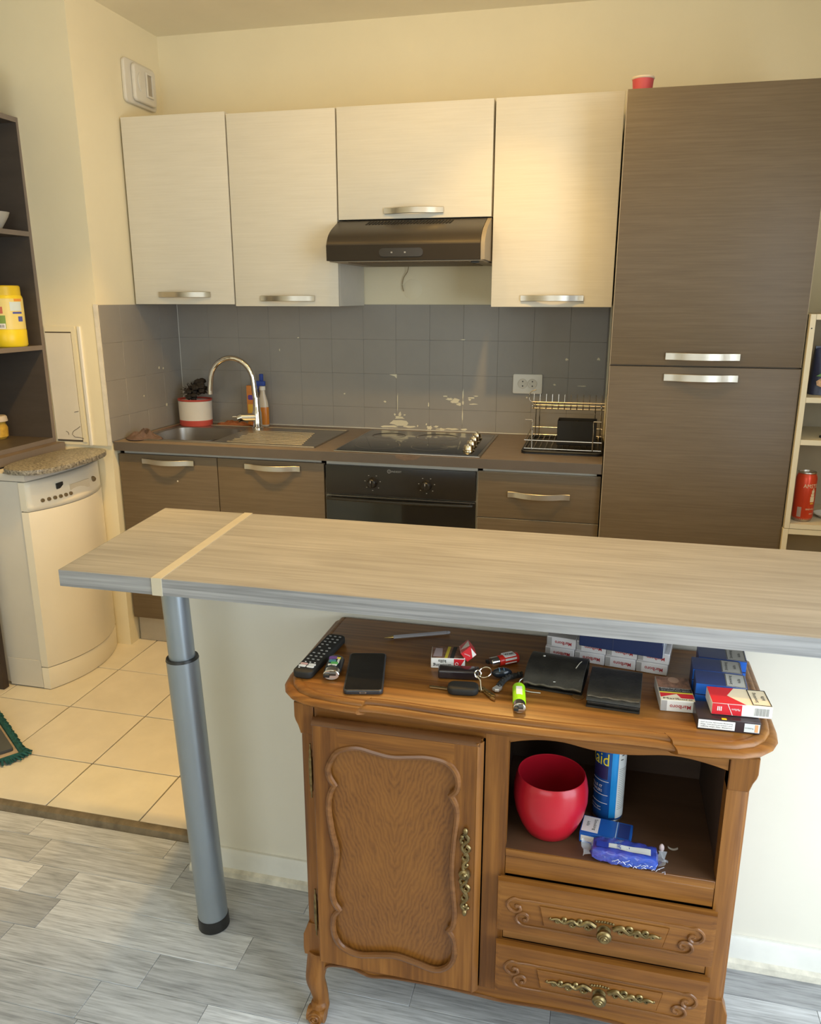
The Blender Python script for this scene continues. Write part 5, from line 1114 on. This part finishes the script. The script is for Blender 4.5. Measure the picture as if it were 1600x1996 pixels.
# wallets
LEA = mat('worn_black_leather', (.020, .018, .015), .42, var=.35, vscale=35, bump=.3, bscale=220)
LEAW = mat('scuffed_leather_edge', (.085, .072, .052), .6, var=.4, vscale=60)
w1 = thing('leather_wallet', 'bulging open black leather wallet between the lighter and closed wallet', 'wallet', (1.8960, -2.0060, ZT), rz=math.radians(-6))
prof = catmull([(-.052, .0018, 0), (-.02, .0022, 0), (.030, .003, 0), (.050, .008, 0), (.054, .020, 0), (.046, .031, 0), (.020, .036, 0), (-.018, .033, 0), (-.040, .025, 0), (-.054, .0125, 0)], 5)
def sheet(prof, x0, x1, th, nx=1):
    t = MB(); up_ = []; n = len(prof)
    for i, p in enumerate(prof):
        a, b = prof[max(0, i-1)], prof[min(n-1, i+1)]; d = (b-a).normalized(); up_.append(Vector((-d.y, d.x)))
    out = [(p.x+q.x*th/2, p.y+q.y*th/2) for p, q in zip(prof, up_)]+[(p.x-q.x*th/2, p.y-q.y*th/2) for p, q in reversed(list(zip(prof, up_)))]
    return t.prism(out, x0, x1, 'x', .0005, 1)
part('cover', sheet(prof, -.056, .054, .0032), LEA, w1)
part('card_pocket', MB().box(-.050, .048, -.046, .030, .0042, .0082, .0015), LEA, w1)
part('card_pocket', MB().box(-.049, .047, -.040, .030, .0086, .0125, .0015), LEA, w1)
part('note_flap', MB().grid(lambda u, v: V(-.048+.094*u, -.050+.07*v, .0140+.006*math.sin(PI*v)*math.sin(PI*u)+.002*math.sin(9*u)), 14, 8), LEA, w1)
part('worn_edge', MB().tube([(-.055+.108*k/14, -.0545+.0006*math.sin(k*2.1), .0128+.0012*math.sin(k*1.7)) for k in range(15)], .0022, 6), LEAW, w1)
part('pale_seam', MB().tube([(.036, -.012, .0369), (.040, .010, .0379), (.043, .020, .0372)], .0008, 5), mat('pale_thread', (.45, .40, .32), .6), w1)
part('button_stud', MB().ball((-.030, .020, .0377), .0028, (1, 1, .5), 2), mat('pale_stud', (.6, .56, .5), .4), w1)
part('card_corner', MB().prism([(.00, -.050), (.012, -.046), (.004, -.0445)], .0200, .0206, 'z'), PAPER, w1)
part('cord', MB().tube(catmull([(-.050, -.040, .018), (-.062, -.052, .014), (-.060, -.063, .006), (-.045, -.068, .002), (-.020, -.066, .0018)], 6), .0010, 6), mat('silver_cord', (.60, .60, .58), .3, .6), w1)
part('coin', MB().cyl((.048, -.056, .0004), (.048, -.056, .0022), .0105, n=24), mat('copper_coin', (.45, .25, .10), .4, .8), w1)
w2 = thing('leather_wallet', 'closed black leather wallet beside the brown photo pack', 'wallet', (2.0040, -2.0420, ZT), rz=math.radians(-4))
prof2 = catmull([(-.060, .0020, 0), (-.01, .0020, 0), (.050, .003, 0), (.060, .010, 0), (.058, .022, 0), (.045, .027, 0), (.0, .0275, 0), (-.045, .0255, 0), (-.059, .020, 0), (-.0625, .0145, 0)], 5)
part('cover', sheet(prof2, -.047, .047, .0034), LEA, w2)
part('inner_leaf', MB().box(-.0455, .0455, -.057, .048, .0045, .0105, .002), LEA, w2)
part('inner_leaf', MB().box(-.0450, .0450, -.056, .048, .0112, .0170, .002), LEA, w2)
part('inner_leaf', MB().box(-.0455, .0455, -.054, .046, .0176, .0225, .002), LEA, w2)
part('worn_edge', MB().tube([(-.045+.09*k/12, -.0600+.0004*math.sin(k*2), .0228+.0007*math.sin(k*1.7)) for k in range(13)], .0016, 6), LEAW, w2)
part('card_edge', MB().box(-.014, .016, -.0585, -.040, .0172, .0176), mat('pale_card', (.55, .56, .56), .4), w2)
part('embossed_dot', MB().ball((.0035, .012, .0290), .0014, (1, 1, .4), 1), mat('green_dot', (.06, .12, .06), .5), w2)

# keys, dark case and strap
cs = part('glossy_case', MB().prism(rrect(-.040, .040, -.0135, .0135, .004), 0, .0185, 'z', .004, 3), mat('black_plum_gloss', (.022, .015, .016), .22, coat=.4))
cs.location = (1.7080, -2.0370, ZT); cs.rotation_euler = (0, 0, math.radians(8)); tag(cs, 'glossy black rectangular case between cigarette pack and car key', 'case')
kb_ = thing('key_bunch', 'car key with black fob, key ring and brass keys near the front edge', 'keys', (1.7270, -2.0950, ZT))
part('fob', MB().prism([(p[0], p[1]) for p in rrect(-.029, .029, -.0185, .0185, .013)], 0, .0135, 'z', .005, 3, mtx=Matrix.Rotation(.12, 4, 'Z')), BLKM, kb_)
GOLD = mat('brass_key', (.62, .48, .24), .28, 1.0)
def key(name, p0, ang, L_, parent, m=GOLD, z=.003):
    q = Matrix.Translation((p0[0], p0[1], z)) @ Matrix.Rotation(ang, 4, 'Z')
    pts = [(0, -.0035)]+[(L_*k/8, -.0035+(.0014 if k % 2 else 0)) for k in range(1, 8)]+[(L_, 0), (L_*.93, .0035), (0, .0035)]
    return part(name, MB().prism(pts, -.001, .001, 'z', mtx=q), m, parent)
key('blade', (-.030, .000), PI-.02, .036, kb_)
part('ring', MB().tube([(.034+.0125*math.cos(a), .046+.0125*math.sin(a)*.9, .0215+.006*math.sin(a+.4)) for a in [2*PI*k/28 for k in range(28)]], .0011, 6, closed=True), CHROME, kb_)
part('ring', MB().tube([(.022+.006*math.cos(a), .036+.002*math.sin(a), .0215+.007*math.sin(a)) for a in [2*PI*k/18 for k in range(18)]], .0012, 6, closed=True), CHROME, kb_)
part('split_clip', MB().tube(catmull([(.020, .031, .020), (.028, .024, .016), (.032, .010, .008), (.034, .004, .004)], 5), .0016, 6), CHROME, kb_)
k2 = key('house_key', (.036, .010), -.92, .044, kb_, mat('worn_nickel_brass', (.50, .38, .24), .3, 1.0), .0024)
part('key_bow', MB().lathe([(.003, -.001), (.008, -.001), (.008, .001), (.003, .001), (.003, -.001)], 20, Matrix.Translation((.033, .013, .0030))), GOLD, kb_)
key('house_key', (.040, .008), -.78, .030, kb_, GOLD, .0052)
ch = part('glossy_charm', MB().ball((0, 0, .0105), .0115, (1.75, .9, .9), 3), mat('black_gloss_plastic', (.014, .018, .024), .15))
ch.location = (1.7905, -2.0210, ZT); ch.rotation_euler = (0, 0, .35); tag(ch, 'small glossy blue black fob between key ring and red lighter', 'fob')
for k in (-.006, .003): part('blue_reflection', MB().tube([(k, .0105*.86*math.sin(a)*.95, .0105+.0104*.98*math.cos(a)) for a in [-1.2+.3*j for j in range(9)]], .0009, 5), mat('steel_blue_reflection', (.10, .22, .32), .3), ch)  # blue reflections on the charm, painted as thin raised lines
st_ = thing('braided_strap', 'short black braided strap with a steel tip beside the keys', 'strap', (1.7920, -2.0560, ZT))
sp_ = catmull([(.000, -.010, .006), (.004, .006, .008), (.012, .022, .009), (.024, .034, .009), (.034, .042, .008)], 5)
bm_ = MB()
for s in (0, 2.1, 4.2): bm_.tube([p+V(.0030*math.cos(k*.9+s), .0030*math.cos(k*.9+s), .0026*math.sin(k*.9+s)) for k, p in enumerate(sp_)], .0042, 6)
part('braid', bm_, BLKM, st_)
part('steel_tip', MB().prism([(-.012, -.026), (-.006, -.031), (.001, -.030), (.006, -.018), (.005, -.010), (-.004, -.010)], .002, .0085, 'z', .002), mat('bright_steel_tip', (.75, .75, .76), .25, .7), st_)
part('rivet_hole', MB().tube([(.001+.0032*math.cos(a), -.015+.0032*math.sin(a), .0088) for a in [2*PI*k/14 for k in range(14)]], .0010, 5, closed=True), BLK, st_)

# ------------------------------------------------------------------ things in the open niche of the sideboard
ZN = .4684
pot = thing('red_flower_pot', 'glossy red bulbous pot standing in the sideboard niche', 'pot', (1.8975, -2.0720, ZN))
REDP = mat('crimson_glaze', (.43, .008, .020), .33, var=.05, coat=.15)
op = [(0, .0), (.040, 0), (.046, .004), (.056, .022), (.0655, .046), (.0705, .072), (.0705, .094), (.0675, .112), (.0645, .1225)]
part('shell', MB().lathe(op+[(.0630, .1240), (.0615, .1225), (.0645, .110), (.0675, .090), (.066, .060), (.055, .024), (.043, .008), (0, .007)], 56), REDP, pot)
cn = thing('spray_can', 'blue aerosol spray can with yellow lettering beside the red pot', 'spray can', (2.0075, -2.0000, ZN))
part('body', MB().lathe([(0, .002), (.027, .002), (.0290, .004), (.0295, .006), (.0295, .180), (.0270, .190), (.020, .197), (0, .197)], 40), mat('blue_can', (.012, .09, .34), .22, .3, var=.05), cn)
part('base_ring', MB().lathe([(.0275, 0), (.0300, .001), (.0302, .005), (.0296, .0062)], 36), STEEL, cn)
part('cap', MB().lathe([(0, .1975), (.0215, .1975), (.0225, .200), (.022, .222), (.018, .226), (0, .227)], 30), BLK, cn)
wrap(cn, 'white_panel', .0300, -1.06, -.10, .010, .178, mat('white_can_print', (.70, .72, .72), .4), 12)
for k in range(22): wrap(cn, 'fine_print', .0304, -.98, -.20, .030+k*.0042, .0309+k*.0042, GREYP, 6, .0003)
for k, zz in enumerate((.138, .147, .159, .168)): wrap(cn, 'hand_mark', .0304, -.92+.08*k, -.70+.05*k, zz, zz+.0018, INK, 4, .0003)
wrap(cn, 'navy_panel', .0299, -2.9, -1.72, .095, .124, mat('navy_can_print', (.02, .02, .09), .35), 12)
wraptext(cn, 'Raid', .0305, -2.45, .1385, .026, 1.50, mat('yellow_can_print', (.78, .62, .03), .35))
for s_, zz, an in (('KILLS IT', .078, .95), ('CRAWLERS', .069, 1.0), ('with longer', .032, .9), ('lasting action', .026, .9)): wraptext(cn, s_, .0302, -2.04-an/2, zz, .0058 if zz > .05 else .004, an, PAPER)
for zz in (.060, .042, .090): wrap(cn, 'pale_line', .0303, -2.9, -1.64, zz, zz+.0009, PAPER, 12, .0003)
wrap(cn, 'light_stripe', .0300, -1.50, -1.07, .012, .178, mat('cyan_can_print', (.02, .30, .75), .25, .3), 8)
bpk = pack('bright blue cigarette pack with white warning label in the sideboard niche', (2.0060, -2.0770, ZN), math.radians(-7), mat('bright_blue_card', (.015, .11, .46), .3), L_=.094, W_=.055)
plate(bpk, 'warning_label', [(-.045, -.022), (-.014, -.022), (-.014, .025), (-.045, .025)], PAPER)
text(bpk, 'Smoking', (-.022, .0015, .0223), (0, -1, 0), (1, 0, 0), .0085, INK, .034); text(bpk, 'kills', (-.034, .0015, .0223), (0, -1, 0), (1, 0, 0), .0080, INK, .014)
plate(bpk, 'pale_line', [(.018, -.0270), (.0195, -.0270), (.0195, .0270), (.018, .0270)], mat('pale_blue_line', (.45, .62, .80), .4))
plate(bpk, 'dark_square', [(.022, -.020), (.043, -.020), (.043, .024), (.022, .024)], mat('navy_print', (.02, .04, .20), .4))
plate(bpk, 'white_side', [(-.044, .004), (-.012, .004), (-.012, .016), (-.044, .016)], PAPER, 'front')
# wrapped tissue packet
tp_ = thing('tissue_packet', 'blue plastic wrapped tissue packet at the front of the niche', 'packet', (2.0380, -2.1320, ZN), rz=math.radians(-3))
def pillow(u, v):
    a = 2*PI*u; q = (abs(math.cos(a))**5+abs(math.sin(a))**5)**(-.2)
    sh_ = math.sin(PI*min(1, max(0, v)))**.16 if 0 < v < 1 else 0
    cr_ = .0012*math.sin(31*v+5*a)+.0008*math.sin(17*a+40*v)
    return V(-.060+.120*v, (.0235*q*math.cos(a)*(.55+.45*sh_)+cr_), .0150+.0138*q*math.sin(a)*sh_+cr_*.6*sh_)
part('packet', MB().grid(pillow, 40, 30), mat('blue_film', (.03, .10, .50), .18, c2=(.07, .06, .36), vscale=22, coat=.6), tp_)
part('white_tube_print', MB().grid(lambda u, v: V(-.028+.074*u, (-.010-.002*u+(.012+.006*u)*(v-.2)), .0300+.0006*math.sin(9*u)+.0004*math.cos(7*v)), 10, 4), mat('white_film', (.72, .74, .72), .3), tp_)
part('blue_cap_print', MB().grid(lambda u, v: V(-.050+.022*u, -.014+.016*v, .0298+.0003*math.sin(9*u)), 4, 3), mat('royal_print', (.03, .05, .36), .3), tp_)
text(tp_, 'LAVE', (-.010, -.0045, .0310), (0, 1, 0), (-1, 0, 0), .0100, mat('royal_print', (.03, .05, .36)), .0150, weight=.02)
WRAPM = mat('clear_film', (.75, .80, .88), .12, alpha=.32, coat=.3)
rg = random.Random(12)
for s in (-1, 1):
    part('film_end', MB().grid(lambda u, v, s=s: V(s*(.0585+.016*u+.003*math.sin(9*v+u*4)), -.022+.044*v*(1), .0165+.009*math.sin(5*v+s)*u+.004*math.sin(14*v)*u), 6, 12), WRAPM, tp_)
for k in range(16):
    x = -.02+.006*k+rg.uniform(-.003, .003); z0 = .006+rg.uniform(0, .010); q = math.sqrt(max(0, 1))
    part('film_crease', MB().tube([(x, -.0262, z0), (x+rg.uniform(.002, .006), -.0268, z0+rg.uniform(.002, .006)), (x+rg.uniform(.004, .009), -.0264, z0+rg.uniform(-.002, .006))], .0006, 4), mat('film_glint', (.70, .74, .92), .2), tp_)
part('pink_tip', MB().ball((.066, .030, .018), .006, (.8, .6, 1.5), 2), mat('pale_pink', (.65, .52, .52), .5), tp_)
sl = part('paper_scrap', MB().grid(lambda u, v: V(.018*u-.009, .006*v, .0012+.004*(u-.5)**2*4+.0006*math.sin(6*v)), 8, 2), mat('pale_scrap', (.55, .50, .44), .6))
sl.location = (2.128, -2.085, ZN); tag(sl, 'curled pale scrap lying on the niche floor right of the packet', 'scrap')
